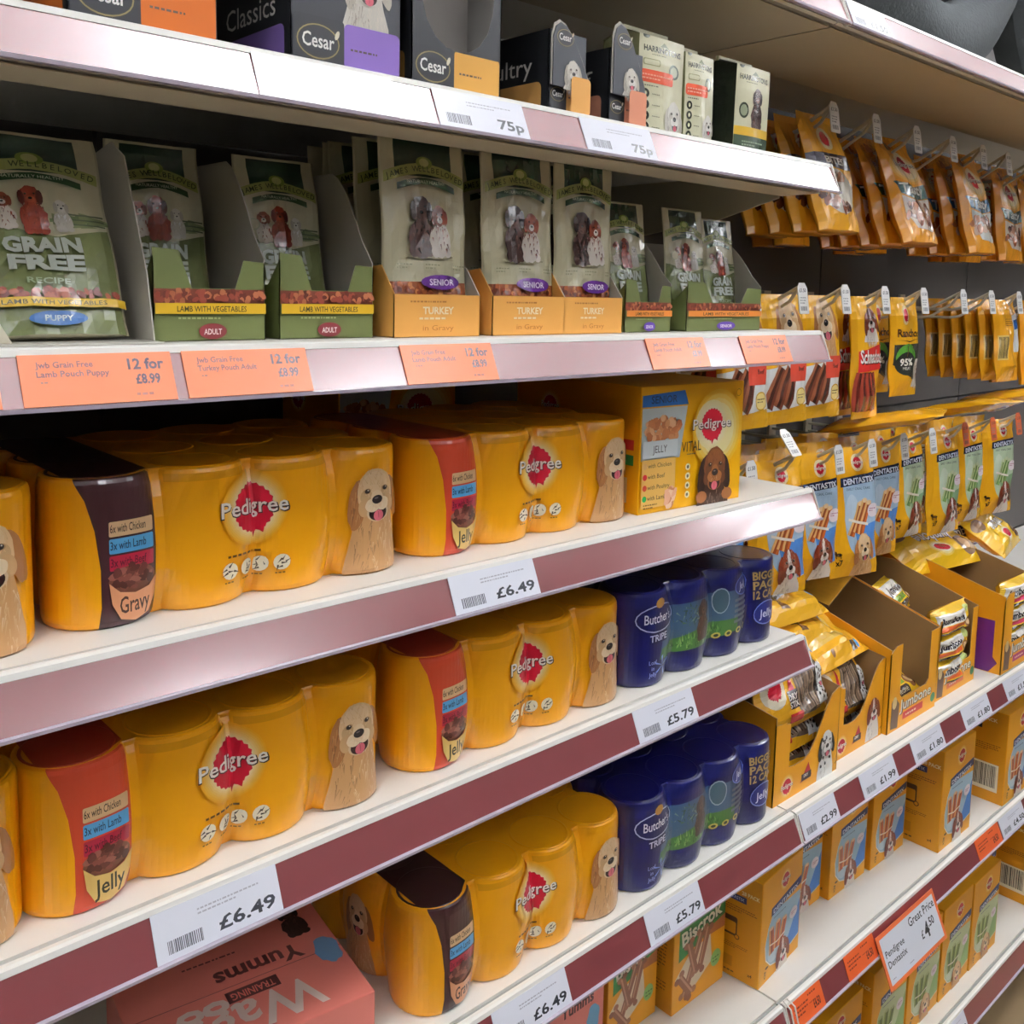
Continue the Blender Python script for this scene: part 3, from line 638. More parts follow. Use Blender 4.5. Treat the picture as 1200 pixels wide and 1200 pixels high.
dent('blue-fronted dental box pushed back right behind the end of the £5.79 strip', 1.262, .735, z6, 'blue', .115, .165)
dent('blue-fronted dental box set back below the £1.99 ticket, left of two', 1.3825, .722, z6, 'blue', .118, .165)
dent('blue-fronted dental box set back against the large front dental box', 1.512, .718, z6, 'blue', .122, .165)
dent('large front dental box under the two £1.80 tickets', 1.655, .664, z6, 'blue', .132, .188, .085)
dent('dental box with red patch set back behind the barcode box', 1.792, .76, z6, 'blue', .112, .17, left=None)
dent('dental box with a big barcode on its side at right edge', 1.911, .652, z6, 'blue', .132, .185, .08, left=dent_left_code)
y7 = .672
dent('green-fronted dental box low behind the great price card, left', 1.475, y7+.008, z7, 'green', .128, .185, rotz=.0)
dent('green-fronted dental box directly right of great price card', 1.606, y7+.006, z7, 'green', .128, .183)
dent('green-fronted dental box, third along the lowest shelf', 1.737, y7+.004, z7, 'green', .128, .185)
dent('green-fronted dental box at end of the lowest row', 1.868, y7+.002, z7, 'green', .128, .183)
dent('green-fronted dental box set back behind the end of the lowest row', 2.005, y7+.055, z7, 'green', .115, .180)
dent('yellow box at the right edge of the lowest shelf', 2.175, y7-.008, z7, 'blue', .13, .185, .11, left=dent_left_code)
carton('dental_stick_box', 'plain-topped yellow box low under orange £4 ticket, nearest camera', (1.29, .688, z7), .165, .10, .168, 'f0b41a', dent_front('green'), None, dent_top, group='green dental stick boxes')

# ---------------------------------------------------------------- bags and pouches
def bag_nodes(w, h, T, kind, seed, nu=12, nv=16):
    q = random.Random(seed); ph = [q.random()*6.28 for _ in range(6)]
    us = [w*i/nu for i in range(nu+1)]; vs = [h*j/nv for j in range(nv+1)]
    def prof(u, v):
        a = u/w; b = v/h; s = max(0, math.sin(math.pi*a))**(.55 if kind == 'stand' else .38)
        if kind == 'stand': t = min(1, max(0, (1-b)/.82))**.75*(.55+.45*(1-b)) if b < .92 else 0; t *= min(1, .55+b*4)
        elif kind == 'gusset': t = 0 if b > .94 else min(1, (.94-b)/.35)**.8; t *= (.75+.25*min(1, b*6)) if b > 0 else .7; s = max(0, math.sin(math.pi*a))**.22
        else: t = min(1, max(0, b-.035)/.16, max(0, .965-b)/.16)**.6
        return s*t
    def wr(u, v, k):
        a = u/w; b = v/h
        return (math.sin(9*a+6*b+ph[k])*.4+math.sin(17*b-7*a+ph[k+1])*.35+math.sin(23*a+13*b+ph[k+2])*.25)
    F = []; B = []
    for u in us:
        f = []; g = []
        for v in vs:
            p = prof(u, v); e = T*.07; edge = .002*wr(u, v, 0)
            xx = u+(.0025*math.sin(11*v/h+ph[3]) if 0 < v < h else 0)*(1 if kind != 'stand' else .3)
            xx += (w*.5-u)*.035*p*(1 if kind != 'gusset' else .2)
            f.append(Vector((xx, -T*.5*p+e*wr(u, v, 0)*min(1, p*2)+edge*.5, v))); g.append(Vector((xx, T*.5*p+e*wr(u, v, 3)*min(1, p*2)+edge*.5+.0006, v)))
        F.append(f); B.append(g)
    return us, vs, F, B
def normals(G):
    n = len(G); m_ = len(G[0]); N = []
    for i in range(n):
        r = []
        for j in range(m_):
            du = G[min(i+1, n-1)][j]-G[max(i-1, 0)][j]; dv = G[i][min(j+1, m_-1)]-G[i][max(j-1, 0)]
            r.append(du.cross(dv).normalized())
        N.append(r)
    return N
def bag(name, label, cat, loc, rot, w, h, T, kind, art, col, seed=1, group=None, mat=None, back=None, crimp=True):
    t = thing(name, label, cat, loc, rot, group); mat = mat or M_film
    us, vs, F, B = bag_nodes(w, h, T, kind, seed); nu, nv = len(us), len(vs)
    mb = MB(); C = lin(col); CB = lin(back or col)
    for G in (F, B):
        for i in range(nu): mb.v += [tuple(p) for p in G[i]]
    ix = lambda s, i, j: s*nu*nv+i*nv+j
    for i in range(nu-1):
        for j in range(nv-1):
            mb.f.append((ix(0, i, j), ix(0, i+1, j), ix(0, i+1, j+1))); mb.c.append(C); mb.f.append((ix(0, i, j), ix(0, i+1, j+1), ix(0, i, j+1))); mb.c.append(C)
            mb.f.append((ix(1, i, j), ix(1, i, j+1), ix(1, i+1, j+1), ix(1, i+1, j))); mb.c.append(CB)
    for i in range(nu-1):
        mb.f.append((ix(0, i, 0), ix(1, i, 0), ix(1, i+1, 0), ix(0, i+1, 0))); mb.c.append(C)
        mb.f.append((ix(0, i, nv-1), ix(0, i+1, nv-1), ix(1, i+1, nv-1), ix(1, i, nv-1))); mb.c.append(C)
    for j in range(nv-1):
        mb.f.append((ix(0, 0, j), ix(0, 0, j+1), ix(1, 0, j+1), ix(1, 0, j))); mb.c.append(C)
        mb.f.append((ix(0, nu-1, j), ix(1, nu-1, j), ix(1, nu-1, j+1), ix(0, nu-1, j+1))); mb.c.append(C)
    mb.part('film', mat, t, True)
    if art: lay('front_print', art(w, h), Surf(us, vs, F, normals(F)), mat, t, base=2.5e-4, eps=3.5e-5)
    return t

CREAM = 'cfc9a8'
def jw(kind):
    def f(w, h):
        a = Art(w, h)
        a.rect(w*.02, 0, w*.98, h, CREAM); a.rect(w*.16, h*.80, w*.84, h*.985, '1f3a28')
        P = [(w*(.03+.94*i/10), h*(.755+.055*math.sin(math.pi*i/10))) for i in range(11)]; Q = [(x, y+h*.055) for x, y in P]
        if kind == 'senior':
            a.rect(w*.02, h*.20, w*.98, h*.265, '8a4a2a'); chunks(a, w*.5, h*.233, w*.46, h*.028, ['a85a30', '7a3418', 'c07a48', '5c2410'], 60, w*.03, 4)
            a.rect(w*.02, 0, w*.98, h*.20, 'd59a4a')
        else:
            a.poly([(w*.02, 0), (w*.98, 0), (w*.98, h*.52), (w*.6, h*.47), (w*.02, h*.54)], '656c42')
            a.strokes(w*.75, h*.56, w*.2, h*.03, ['6a7a50', '8a9468'], 30, w*.12, ang=0, spread=.1, seed=3)
            for i in range(3): a.rect(w*.68, h*(.535+.025*i), w*.97, h*(.543+.025*i), '5a6448')
        a.poly(P+Q[::-1], 'a8ad62'); a.ell(w*.5, h*.868, w*.10, h*.032, '7c9038'); a.ell(w*.5, h*.87, w*.06, h*.022, 'bcc27a')
        for i, ch in enumerate('JAMES WELLBELOVED'):
            if ch != ' ': tt = (i+.6)/17.4; a.text(ch, w*(.04+.92*tt), h*(.768+.055*math.sin(math.pi*tt)), h*.030, '33421e', bold=.01, rot=.55*(0.5-tt))
        P2 = [(w*(.16+.68*i/8), h*(.722+.035*math.sin(math.pi*i/8))) for i in range(9)]; a.poly(P2+[(x, y+h*.034) for x, y in P2][::-1], '2c4a26'); a.text('NATURALLY HEALTHY', w*.5, h*.762, h*.016, 'd8dcc0', w=w*.45)
        if kind == 'senior':
            a.ell(w*.5, h*.392, w*.28, h*.012, 'a8a284')
            sitdog(a, w*.40, h*.39, h*.32, 'choc', 2); sitdog(a, w*.62, h*.39, h*.28, 'spaniel', 5)
            for k in (.12, .42, .76): a.scrib(w*k, h*.345, w*.16, h*.010, 'a2a284', 2)
            a.ell(w*.60, h*.262, w*.24, h*.038, '5a2a7a'); a.text('SENIOR', w*.60, h*.247, h*.032, 'f0e8f4', bold=.02, w=w*.30)
        else:
            sitdog(a, w*.27, h*.50, h*.19, 'spaniel', 2); sitdog(a, w*.66, h*.49, h*.17, 'white', 5); sitdog(a, w*.46, h*.475, h*.25, 'red', 8)
            a.text('GRAIN', w*.47, h*.385, h*.072, 'd4dcd0', bold=.05, w=w*.54); a.text('FREE', w*.48, h*.295, h*.072, 'd4dcd0', bold=.05, w=w*.52); a.text('RECIPE', w*.47, h*.225, h*.028, '9aa886', bold=.02, w=w*.3)
            chunks(a, w*.5, h*.175, w*.46, h*.024, ['8a4030', '6a2c20', 'a85a40'], 50, w*.03, 6); a.rect(w*.02, h*.115, w*.98, h*.155, 'd8b030'); a.text('LAMB WITH VEGETABLES', w*.5, h*.125, h*.020, '3a3410', w=w*.7, bold=.01)
            a.ell(w*.5, h*.065, w*.2, h*.032, '2f5f9a' if kind == 'puppy' else '7a2c30'); a.text('PUPPY' if kind == 'puppy' else 'ADULT', w*.5, h*.053, h*.026, 'e6ece8', bold=.02, w=w*.2)
            a.ell(w*.14, h*.60, w*.075, h*.035, 'b9bd9c', n=16); a.ell(w*.14, h*.60, w*.06, h*.028, CREAM, n=16)
        return a
    return f
def pouch(label, x, y, z, kind, w=.098, h=.150, tilt=-.16, seed=1, rz=0, group='green and cream food pouches'):
    return bag('food_pouch', label, 'food pouch', (x, y, z), (tilt, 0, rz), w, h, .020, 'stand', jw(kind), CREAM, seed, group, back='b8b49a')

def tray_front(kind):
    def f(w, h):
        a = Art(w, h)
        if kind == 'senior':
            a.rect(.0006, .0006, w-.0006, h-.0006, 'e0a352'); a.scrib(w*.18, h*.82, w*.62, h*.055, 'a86a2c', 1); a.text('TURKEY', w*.5, h*.55, h*.17, 'f2e0bc', bold=.03, w=w*.36); a.scrib(w*.28, h*.42, w*.44, h*.07, 'efd9b0', 1, seed=5)
            a.text('in Gravy', w*.5, h*.16, h*.13, 'b06a24', w=w*.36)
        else:
            a.rect(.0006, .0006, w-.0006, h-.0006, '626a3c')
            a.rect(.0006, h*.72, w-.0006, h-.0006, '6a3020'); chunks(a, w*.25, h*.85, w*.24, h*.11, ['8a4030', 'b06a48', '5c2418'], 40, h*.07, 3); chunks(a, w*.75, h*.85, w*.24, h*.11, ['8a4030', 'b06a48', '5c2418'], 40, h*.07, 4)
            a.rect(.0006, h*.52, w-.0006, h*.72, 'e0b42c' if kind != 'gfsenior' else 'e08a3c'); a.text('LAMB WITH VEGETABLES', w*.5, h*.56, h*.11, '3a3410', bold=.012, w=w*.62)
            a.scrib(w*.2, h*.42, w*.6, h*.05, '98a068', 1)
            a.ell(w*.5, h*.19, w*.125, h*.15, '6e2428' if kind == 'adult' else '5a3a98'); a.text('ADULT' if kind == 'adult' else 'SENIOR', w*.5, h*.13, h*.11, 'ece4e0', bold=.02, w=w*.16)
        return a
    return f
def pouch_tray(label, x, y, w, d, kind, hs=.145, hf=.040, ears=True, group='shelf-ready pouch trays'):
    t = thing('pouch_tray', label, 'cardboard tray', (x, y, SURF[2]), (0, 0, 0), group)
    cf = lin({'senior': 'dba050', 'adult': '626a3c', 'gfsenior': '626a3c'}[kind]); ci = lin('b3aea2'); th = .0010
    if ears: P = [(0, 0), (w, 0), (w, hf*1.52), (w*.80, hf*1.55), (w*.72, hf), (w*.33, hf), (w*.22, hf*1.70), (0, hf*1.74)]
    else: P = [(0, 0), (w, 0), (w, hf), (0, hf)]
    MB().plate(P, (0, 0, 0), (1, 0, 0), (0, 0, 1), th, cf, ci).part('front_panel', M_card, t)
    lay('front_print', tray_front(kind)(w, hf), flat(w, hf), M_card, t)
    for xx, nm in ((th, 0), (w, 1)):
        if nm == 0 and ears: MB().plate([(0, 0), (d, 0), (d, hf*1.1), (d*.12, hf*1.1), (0, hf*1.6)], (xx, 0, 0), (0, 1, 0), (0, 0, 1), th, ci, cf).part('side_panel', M_card, t); continue
        S = [(0, 0), (d, 0), (d, hs), (d*.40, hs)]+[(d*(.40-.30*k/5), hs-(hs-hf*1.7)*(k/5)**1.5*.8) for k in range(1, 6)]+[(0, hf*1.6 if ears else hf)]
        MB().plate(S, (xx, 0, 0), (0, 1, 0), (0, 0, 1), th, ci if nm == 0 else cf, ci if nm == 1 else cf).part('side_panel', M_card, t)
    MB().plate([(0, 0), (w, 0), (w, hs), (0, hs)], (0, d, 0), (1, 0, 0), (0, 0, 1), th, ci, cf).part('back_panel', M_card, t)
    MB().box(0, w, 0, d, 0, .0008, ci).part('base', M_card, t)
    return t
s2 = SURF[2]
# puppy pouch on a flattened tray at the left
pt = thing('flattened_tray', 'opened white tray sheet under the puppy pouch at far left', 'cardboard tray', (.13, .675, s2))
MB().box(0, .150, 0, .16, .0002, .0016, lin('b9b6ac')).part('base', M_card, pt)
MB().plate([(0, 0), (.15, 0), (.15, .135), (.075, .148), (.05, .135), (.012, .05)], (.148, .012, .0018), (0, 1, 0), (0, 0, 1), .001, lin('626a3c'), lin('b3aea2')).part('side_panel', M_card, pt)
MB().plate([(0, 0), (.052, 0), (.020, .062), (.0, .066)], (.0, .008, .0018), (1, 0, 0), (0, .1, 1), .001, lin('bdb5a0'), lin('a09a88')).part('torn_flap', M_card, pt)
pouch('green puppy pouch with blue oval, no tray in front of it', .168, .705, s2+.0045, 'puppy', .098, .158, -.42, 3)
pouch_tray('green tray with red adult oval, second pouch from the left', .282, .700, .090, .16, 'adult')
pouch('green adult pouch in the left adult tray', .2845, .768, s2+.003, 'adult', .077, .157, -.20, 4)
pouch_tray('green tray with red adult oval beside the orange trays', .386, .702, .090, .16, 'adult')
pouch('green adult pouch in the tray beside the orange trays', .3885, .758, s2+.003, 'adult', .079, .155, -.20, 5)
for k, (x, w) in enumerate(((.490, .098), (.604, .098), (.700, .090))):
    n_ = ['left', 'middle', 'right'][k]
    pouch_tray('orange turkey tray, %s one of three' % n_, x, .690, w, .20, 'senior', hs=.06, hf=.038, ears=False, group='orange turkey trays')
    for q in range(3):
        w_ = ['front', 'second', 'third'][q]
        pouch('cream senior pouch, %s in %s orange tray' % (w_, n_), x+.0015, .706+q*.036, s2+.002+q*.0005, 'senior', w-.003, .178, -.07-.03*q+.02*k, 10+k*3+q, group='cream senior pouches')
for q in range(4):
    bag('food_pouch', 'cream pouch seen edge-on behind the left orange tray, number %s from front' % ['one', 'two', 'three', 'four'][q], 'food pouch', (.4835+.002*q, .735+.030*q, s2+.002), (-.05, 0, .05), .088, .176, .02, 'stand', None, CREAM, 50+q, 'cream senior pouches', back='b8b49a') if q > 1 else None
pouch_tray('green senior tray right of the orange trays', .806, .700, .080, .14, 'gfsenior', hs=.11, hf=.034)
pouch('green senior pouch in tray right of the orange trays', .8075, .728, s2+.002, 'adult', .077, .146, -.13, 31)
pouch_tray('wide green senior tray at the right end of pouch shelf', .912, .697, .152, .14, 'gfsenior', hs=.11, hf=.034)
pouch('left green senior pouch in the wide end tray', .914, .725, s2+.002, 'adult', .078, .145, -.12, 32)
pouch('right green senior pouch in the wide end tray', .992, .728, s2+.002, 'adult', .070, .138, -.14, 33)

# ---------------------------------------------------------------- top shelf: black trays and cream bags
s1 = SURF[1]
def oval_logo(a, x, y, s):
    a.ell(x, y, s*.52, s*.36, '8a7a4a', n=24); a.ell(x, y, s*.49, s*.33, '15161a', n=24); a.text('Cesar', x, y-s*.12, s*.30, 'eceae4', bold=.015, w=s*.78)
    a.ell(x+s*.46, y+s*.20, s*.05, s*.11, 'd8d0b8', rot=-.4, n=8)
def black_tray(label, x, y, w, d, h, acc, side_txt, front_kind, hf=.046):
    t = thing('food_tray_carton', label, 'cardboard tray', (x, y, s1), (0, 0, 0), 'black food tray cartons'); K = lin('17181c'); G = lin('8f8c88'); th = .001
    def side(dd, hh):
        a = Art(dd, hh); a.rect(.0005, .0005, dd-.0005, hh-.0005, '101114'); a.rrect(dd*.10, .002, dd*.93, .030, .006, hexmix(acc, '000000', .25)); a.scrib(dd*.3, .015, dd*.5, .0022, '2a2430'); a.text(side_txt, dd*.52, .038, .017, 'c9c4bc', w=dd*.62); return a
    MB().plate([(0, 0), (d, 0), (d, h), (0, h)], (0, d, 0), (0, -1, 0), (0, 0, 1), th, K, G).part('side_panel', M_card, t)
    lay('side_print', side(d, min(h, .12)), flat(d, min(h, .12), (0, d, 0), (0, -1, 0), (0, 0, 1)), M_card, t)
    MB().plate([(0, 0), (d, 0), (d, h), (0, h)], (w, 0, 0), (0, 1, 0), (0, 0, 1), th, K, G).part('side_panel', M_card, t)
    MB().plate([(0, 0), (w, 0), (w, h), (0, h)], (w, d, 0), (-1, 0, 0), (0, 0, 1), th, K, G).part('back_panel', M_card, t)
    MB().box(0, w, 0, d, 0, .0008, G).part('base', M_card, t)
    if front_kind == 'cut':
        U = [(w, hf*1.15)]+[(w*(.5+.46*math.cos(k*math.pi/8)), h-(h-hf*.8)*math.sin(k*math.pi/8)**.7) for k in range(9)]+[(0, hf*1.15)]
        P = [(0, 0), (w, 0), (w, h)]+[(w*(.5+.42*math.cos(k*math.pi/10)), h-(h-hf*.75)*math.sin(k*math.pi/10)**.6) for k in range(11)]+[(0, h)]
        MB().plate(P, (0, 0, 0), (1, 0, 0), (0, 0, 1), th, K, G).part('front_panel', M_card, t)
        MB().plate([(.001, 0), (w-.001, 0), (w-.001, h), (.001, h)], (0, d*.35, .001), (1, 0, 0), (0, 0, 1), th, lin('a39e98'), G).part('inner_flap', M_card, t)
        hh = hf*.75
    else:
        MB().plate([(0, 0), (w, 0), (w, h), (0, h)], (0, 0, 0), (1, 0, 0), (0, 0, 1), th, K, G).part('front_panel', M_card, t); hh = h
    a = Art(w, hh)
    if front_kind == 'dog':
        a.rect(.0005, .0005, w-.0005, hh-.0005, '1b1c22'); dog(a, w*.68, h*.66, w*.34, 'white', chest=1.0, seed=3); a.ell(w*.18, h*.72, w*.22, h*.12, 'e6d68c'); a.ell(w*.12, h*.78, w*.16, h*.10, 'eeeae0')
    if front_kind == 'win':
        a.rect(.0005, .0005, w-.0005, hh-.0005, '2a2c31'); a.poly([(w*.35, h*.95), (w*.95, h*.5), (w*.95, h*.34), (w*.3, h*.34)], 'b8b4b4'); dog(a, w*.62, h*.62, w*.42, 'white', chest=.8, seed=5)
    a.rrect(w*.46, .002, w*.985, hf*.78, .004, acc); a.scrib(w*.52, hf*.36, w*.4, .0022, '4a3a30'); a.rrect(.001, .001, w*.46, hf*.8, .003, '111217'); oval_logo(a, w*.23, hf*.40, w*.36)
    lay('front_print', a, flat(w, hh), M_card, t)
    if front_kind == 'win':
        # arched back card with a clear rim standing above the front
        k = h*(1.30 if acc == 'd99070' else 1.08)
        A_ = [(0, .3*k), (0, .84*k), (.06*w, .95*k), (.18*w, k), (.34*w, .97*k), (.55*w, .84*k), (.78*w, .62*k), (.95*w, .42*k), (w, .3*k)]
        MB().plate([(p[0]*1.06-w*.03, p[1]*1.03) for p in A_], (0, -.0050, 0), (1, 0, 0), (0, 0, 1), .0008, lin('b9b2a6')).part('clear_rim', M_film, t)
        MB().plate(A_, (0, -.0062, 0), (1, 0, 0), (0, 0, 1), .0008, lin('24262b')).part('arched_card', M_card, t)
        b_ = Art(w, k); oval_logo(b_, w*.30, k*.84, w*.42); dog(b_, w*.52, k*.48, w*.36, 'white', chest=.5, seed=5)
        b_.rrect(w*.46, .002, w*.985, hf*.78, .004, acc); lay('card_print', b_, flat(w, k, (0, -.0064, 0)), M_card, t)
        MB().box(0, w, -.0062, 0, 0, .0006, G).part('foot', M_card, t)
    return t
y1 = .657
def orange_tray():
    t = black_tray('black carton with white dog and orange panel, leftmost on the upper shelf', .214, y1, .100, .12, .110, 'c9671e', 'senior', 'dog'); return t
orange_tray()
black_tray('black carton with purple panels and white dog photo', .3715, y1, .099, .13, .110, '8a6cb8', 'Classics', 'dog')
black_tray('empty black carton with round cut-out and yellow panel', .482, y1, .097, .13, .110, 'e0a850', 'Poultry', 'cut')
black_tray('narrow black carton with yellow panel and clear curved window', .640, y1+.002, .050, .13, .076, 'e3a85c', 'Poultry', 'win')
black_tray('narrow black carton with salmon panel beside the cream bags', .723, y1+.002, .050, .13, .074, 'd99070', 'Beef', 'win')
def harr(kind):
    def f(w, h):
        a = Art(w, h); a.rect(0, 0, w, h, 'd6d3b4')
        a.ell(w*.14, h*.91, w*.07, h*.025, '3a4030', n=12); a.poly([(w*.42, h*.83), (w*.52, h*.875), (w*.62, h*.83)], '6a7050'); a.text('HARRINGTONS', w*.5, h*.77, h*.055, '2c3026', bold=.03, w=w*.82); a.scrib(w*.25, h*.74, w*.5, h*.012, '7a7c60')
        if kind == 'red':
            a.rrect(w*.08, h*.635, w*.42, h*.70, .002, '9a9a72'); a.rrect(w*.1, h*.645, w*.4, h*.69, .002, 'd6d3b4'); a.ell(w*.74, h*.62, w*.13, h*.07, '5f6a60', n=18); a.ell(w*.74, h*.62, w*.09, h*.05, 'c8cbb4', n=14)
            a.rrect(w*.02, h*.475, w*.72, h*.595, .003, 'd8593c'); a.scrib(w*.07, h*.54, w*.6, h*.02, 'f0b8a0', 2); a.scrib(w*.08, h*.44, w*.5, h*.015, '5a5c48')
            for i in range(4): a.ell(w*.13, h*(.37-.105*i), w*.075, h*.045, '23261e', n=14); a.ell(w*.13, h*(.37-.105*i), w*.03, h*.022, 'd6d3b4', n=8); a.scrib(w*.26, h*(.365-.105*i), w*.25, h*.012, '5a5c48')
            dog(a, w*.76, h*.19, w*.36, 'white', chest=1.0, seed=4)
        else:
            a.ell(w*.22, h*.44, w*.12, h*.085, '2f3428', n=18); a.ell(w*.22, h*.44, w*.09, h*.062, '8f967c', n=14)
            sitdog(a, w*.58, h*.26, h*.45, 'choc', 3); a.rect(0, h*.17, w, h*.265, 'd2a93e'); a.rect(0, h*.02, w, h*.17, '3c4a3a'); a.scrib(w*.2, h*.10, w*.6, h*.02, '9aa890', 2)
        return a
    return f
def cream_bag(label, x, w, h, d, kind, seed, side):
    t = thing('food_bag', label, 'food bag', (x, y1+.004, s1), (0, 0, 0), 'cream food bags'); 
    us = [w*i/8 for i in range(9)]; vs_ = [h*j/12 for j in range(13)]
    q = random.Random(seed); ph = q.random()*6
    F = [[Vector((u, -.004*math.sin(math.pi*u/w)*min(1, (h-v)/h*3)+(.0 if v < h*.93 else (v-h*.93)/(h*.07)*d*.45)+.0008*math.sin(30*v+ph+9*u), v)) for v in vs_] for u in us]
    mb = MB(); C = lin('d6d3b4'); S_ = lin(side)
    n = len(mb.v)
    for i in range(9): mb.v += [tuple(p) for p in F[i]]
    for i in range(8):
        for k in range(12): mb.f.append((i*13+k, (i+1)*13+k, (i+1)*13+k+1, i*13+k+1)); mb.c.append(C)
    for k in range(12):
        for i, sg in ((0, 1), (8, -1)):
            a, b2 = F[i][k], F[i][k+1]; dd = lambda v: d*(.55 if v > h*.99 else 1)
            qd = [tuple(a), tuple(b2), (b2.x+sg*.002, max(b2.y+.002, dd(b2.z)), b2.z), (a.x+sg*.002, dd(a.z), a.z)]
            mb.face(qd if sg > 0 else qd[::-1], S_)
    mb.face([(0, d, 0), (0, d, h*.93), (w, d, h*.93), (w, d, 0)], S_); mb.face([(0, d, h*.93), (0, d*.5, h), (w, d*.5, h), (w, d, h*.93)], C)
    mb.part('film', M_film, t)
    lay('front_print', harr(kind)(w, h), Surf(us, vs_, F, normals(F)), M_film, t, base=2.5e-4)
    MB().box(0, w, d*.45, d*.52, h-.001, h+.004, lin('c2bf9c')).part('top_seal', M_film, t)
    return t
cream_bag('cream food bag with red panel, left of the pair', .770, .072, .106, .05, 'red', 2, '8a8a62')
cream_bag('cream food bag with red panel, right of the pair', .845, .050, .100, .05, 'red', 5, '8a8a62')
cream_bag('cream food bag with black dog and dark side, by itself', .938, .066, .104, .055, 'dark', 8, '1c2018')

# ---------------------------------------------------------------- hanging treat bags
def tasty(acc, bits=0):
    def f(w, h):
        a = Art(w, h); a.rect(0, 0, w, h, 'e59a22')
        a.soft(w*.5, h*.68, w*.42, h*.15, 'e59a22', 'f3e0b8', 3)
        rosette(a, w*.5, h*.72, h*.13, 'Pedigree', glow='f3dca8', tw=w*.55, oval=.85)
        a.poly([(w*.06, h*.55), (w*.5, h*.50), (w*.97, h*.56), (w*.92, h*.42), (w*.5, h*.38), (w*.12, h*.43)], acc); a.text('Tasty', w*.48, h*.43, h*.095, '101816', bold=.05, w=w*.70); a.text('Tasty', w*.47, h*.435, h*.095, 'f4f2ea', bold=.025, w=w*.70)
        a.poly([(w*.12, h*.41), (w*.5, h*.37), (w*.92, h*.41), (w*.95, h*.2), (w*.8, h*.10), (w*.3, h*.12), (w*.15, h*.25)], 'e8dccb' if not bits else 'd8dad2')
        chunks(a, w*.5, h*.25, w*.36, h*.11, ['8a4a26', '6a3014', 'a8683c', 'c8a890'], 26, w*.085, 3+bits)
        chunks(a, w*.3, h*.90, w*.25, h*.05, ['c47a18', '9a5510'], 8, w*.07, 5)
        return a
    return f
def boney(w, h):
    a = Art(w, h); a.rect(0, 0, w, h, 'e8a524'); rosette(a, w*.5, h*.78, h*.10, None, glow='f0d8a0'); a.rect(0, h*.52, w, h*.64, '2a2030'); a.text('BITES', w*.5, h*.55, h*.06, 'ece6da', bold=.03, w=w*.5)
    a.ell(w*.5, h*.32, w*.40, h*.19, 'dcd6c4'); chunks(a, w*.5, h*.32, w*.36, h*.16, ['6e3a22', '8f5a38', 'b08a70', '4a2414'], 20, w*.09, 6); return a
def stix(w, h):
    """rodeo style bag: dogs at the top, strips of meat lower down"""
    a = Art(w, h); a.rect(0, 0, w, h, 'e3a81c'); dog(a, w*.55, h*.80, w*.5, 'golden', chest=.9, seed=3)
    a.poly([(0, h*.42), (w, h*.50), (w, h*.14), (0, h*.10)], 'e9efee')
    for i in range(3): stick(a, w*(.05+.17*i), h*.13, h*.34, w*.16, 1.1, ('5c2c1c', '3a1a10', '8a5238'))
    a.rect(w*.50, h*.32, w*.98, h*.50, 'cf4a36'); a.text('Beef', w*.8, h*.40, h*.035, '3a100c', bold=.02); a.poly([(0, h*.56), (w*.3, h*.46), (w*.42, h*.58)], '2f6fa8')
    a.ell(w*.78, h*.20, w*.17, h*.07, 'c79a20', n=16); a.ell(w*.78, h*.20, w*.15, h*.06, 'f0dc90', n=16); a.scrib(w*.67, h*.21, w*.22, h*.012, '4a3a10', 2); return a
def schm(w, h):
    a = Art(w, h); a.rect(0, 0, w, h, 'e5aa20'); dog(a, w*.55, h*.80, w*.42, 'spaniel', chest=.6, seed=4); a.poly([(w*.1, h*.55), (w, h*.62), (w, h*.40), (w*.1, h*.38)], 'c62e28'); a.text('Schmackos', w*.55, h*.45, h*.11, '3a0a0a', bold=.05, w=w*.8); a.text('Schmackos', w*.54, h*.455, h*.11, 'f4f0ea', bold=.02, w=w*.8)
    for i in range(4): stick(a, w*(.08+.2*i), h*.06, h*.32, w*.2, 1.45+.1*i, ('6a241a', '4a140e', '8a3a2a'))
    return a
def ranch(dark):
    def f(w, h):
        a = Art(w, h); base = 'e6ab1c'; a.rect(0, 0, w, h, base); rosette(a, w*.42, h*.82, h*.10, None, glow='f2d890', oval=.6)
        a.text('Ranchos', w*.5, h*.60, h*.08, '4a2a14', bold=.03, w=w*.76); a.poly([(w*.1, h*.57), (w*.5, h*.545), (w*.9, h*.58), (w*.5, h*.555)], '4a2a14')
        a.poly([(w*.06, h*.52), (w*.95, h*.53), (w*.95, h*.12), (w*.5, h*.2), (w*.06, h*.32)], '2c2a22'); a.ell(w*.45, h*.40, w*.36, h*.13, '4f8a30'); a.ell(w*.45, h*.33, w*.36, h*.12, '23261f'); a.text('95%', w*.45, h*.31, h*.07, 'ece8dc', bold=.03, w=w*.46); a.text('MEAT', w*.45, h*.265, h*.03, 'ece8dc', w=w*.25); dog(a, w*.9, h*.28, w*.3, 'white', chest=.9); return a
    return f
def barcode_side(w, h):
    a = Art(w, h); a.rect(0, 0, w, h, 'dd9c1c'); a.rect(w*.05, h*.26, w*.36, h*.56, 'd8b868'); a.bars(w*.07, h*.28, w*.26, h*.26, '3a3020', 16); a.scrib(w*.3, h*.75, w*.4, h*.015, '7a5210', 4); a.poly([(w*.62, h*.35), (w, h*.35), (w, h*.85), (w*.62, h*.8)], 'd8dcd4'); a.poly([(w*.66, h*.62), (w, h*.66), (w, h*.78), (w*.66, h*.74)], '2a5a90'); return a
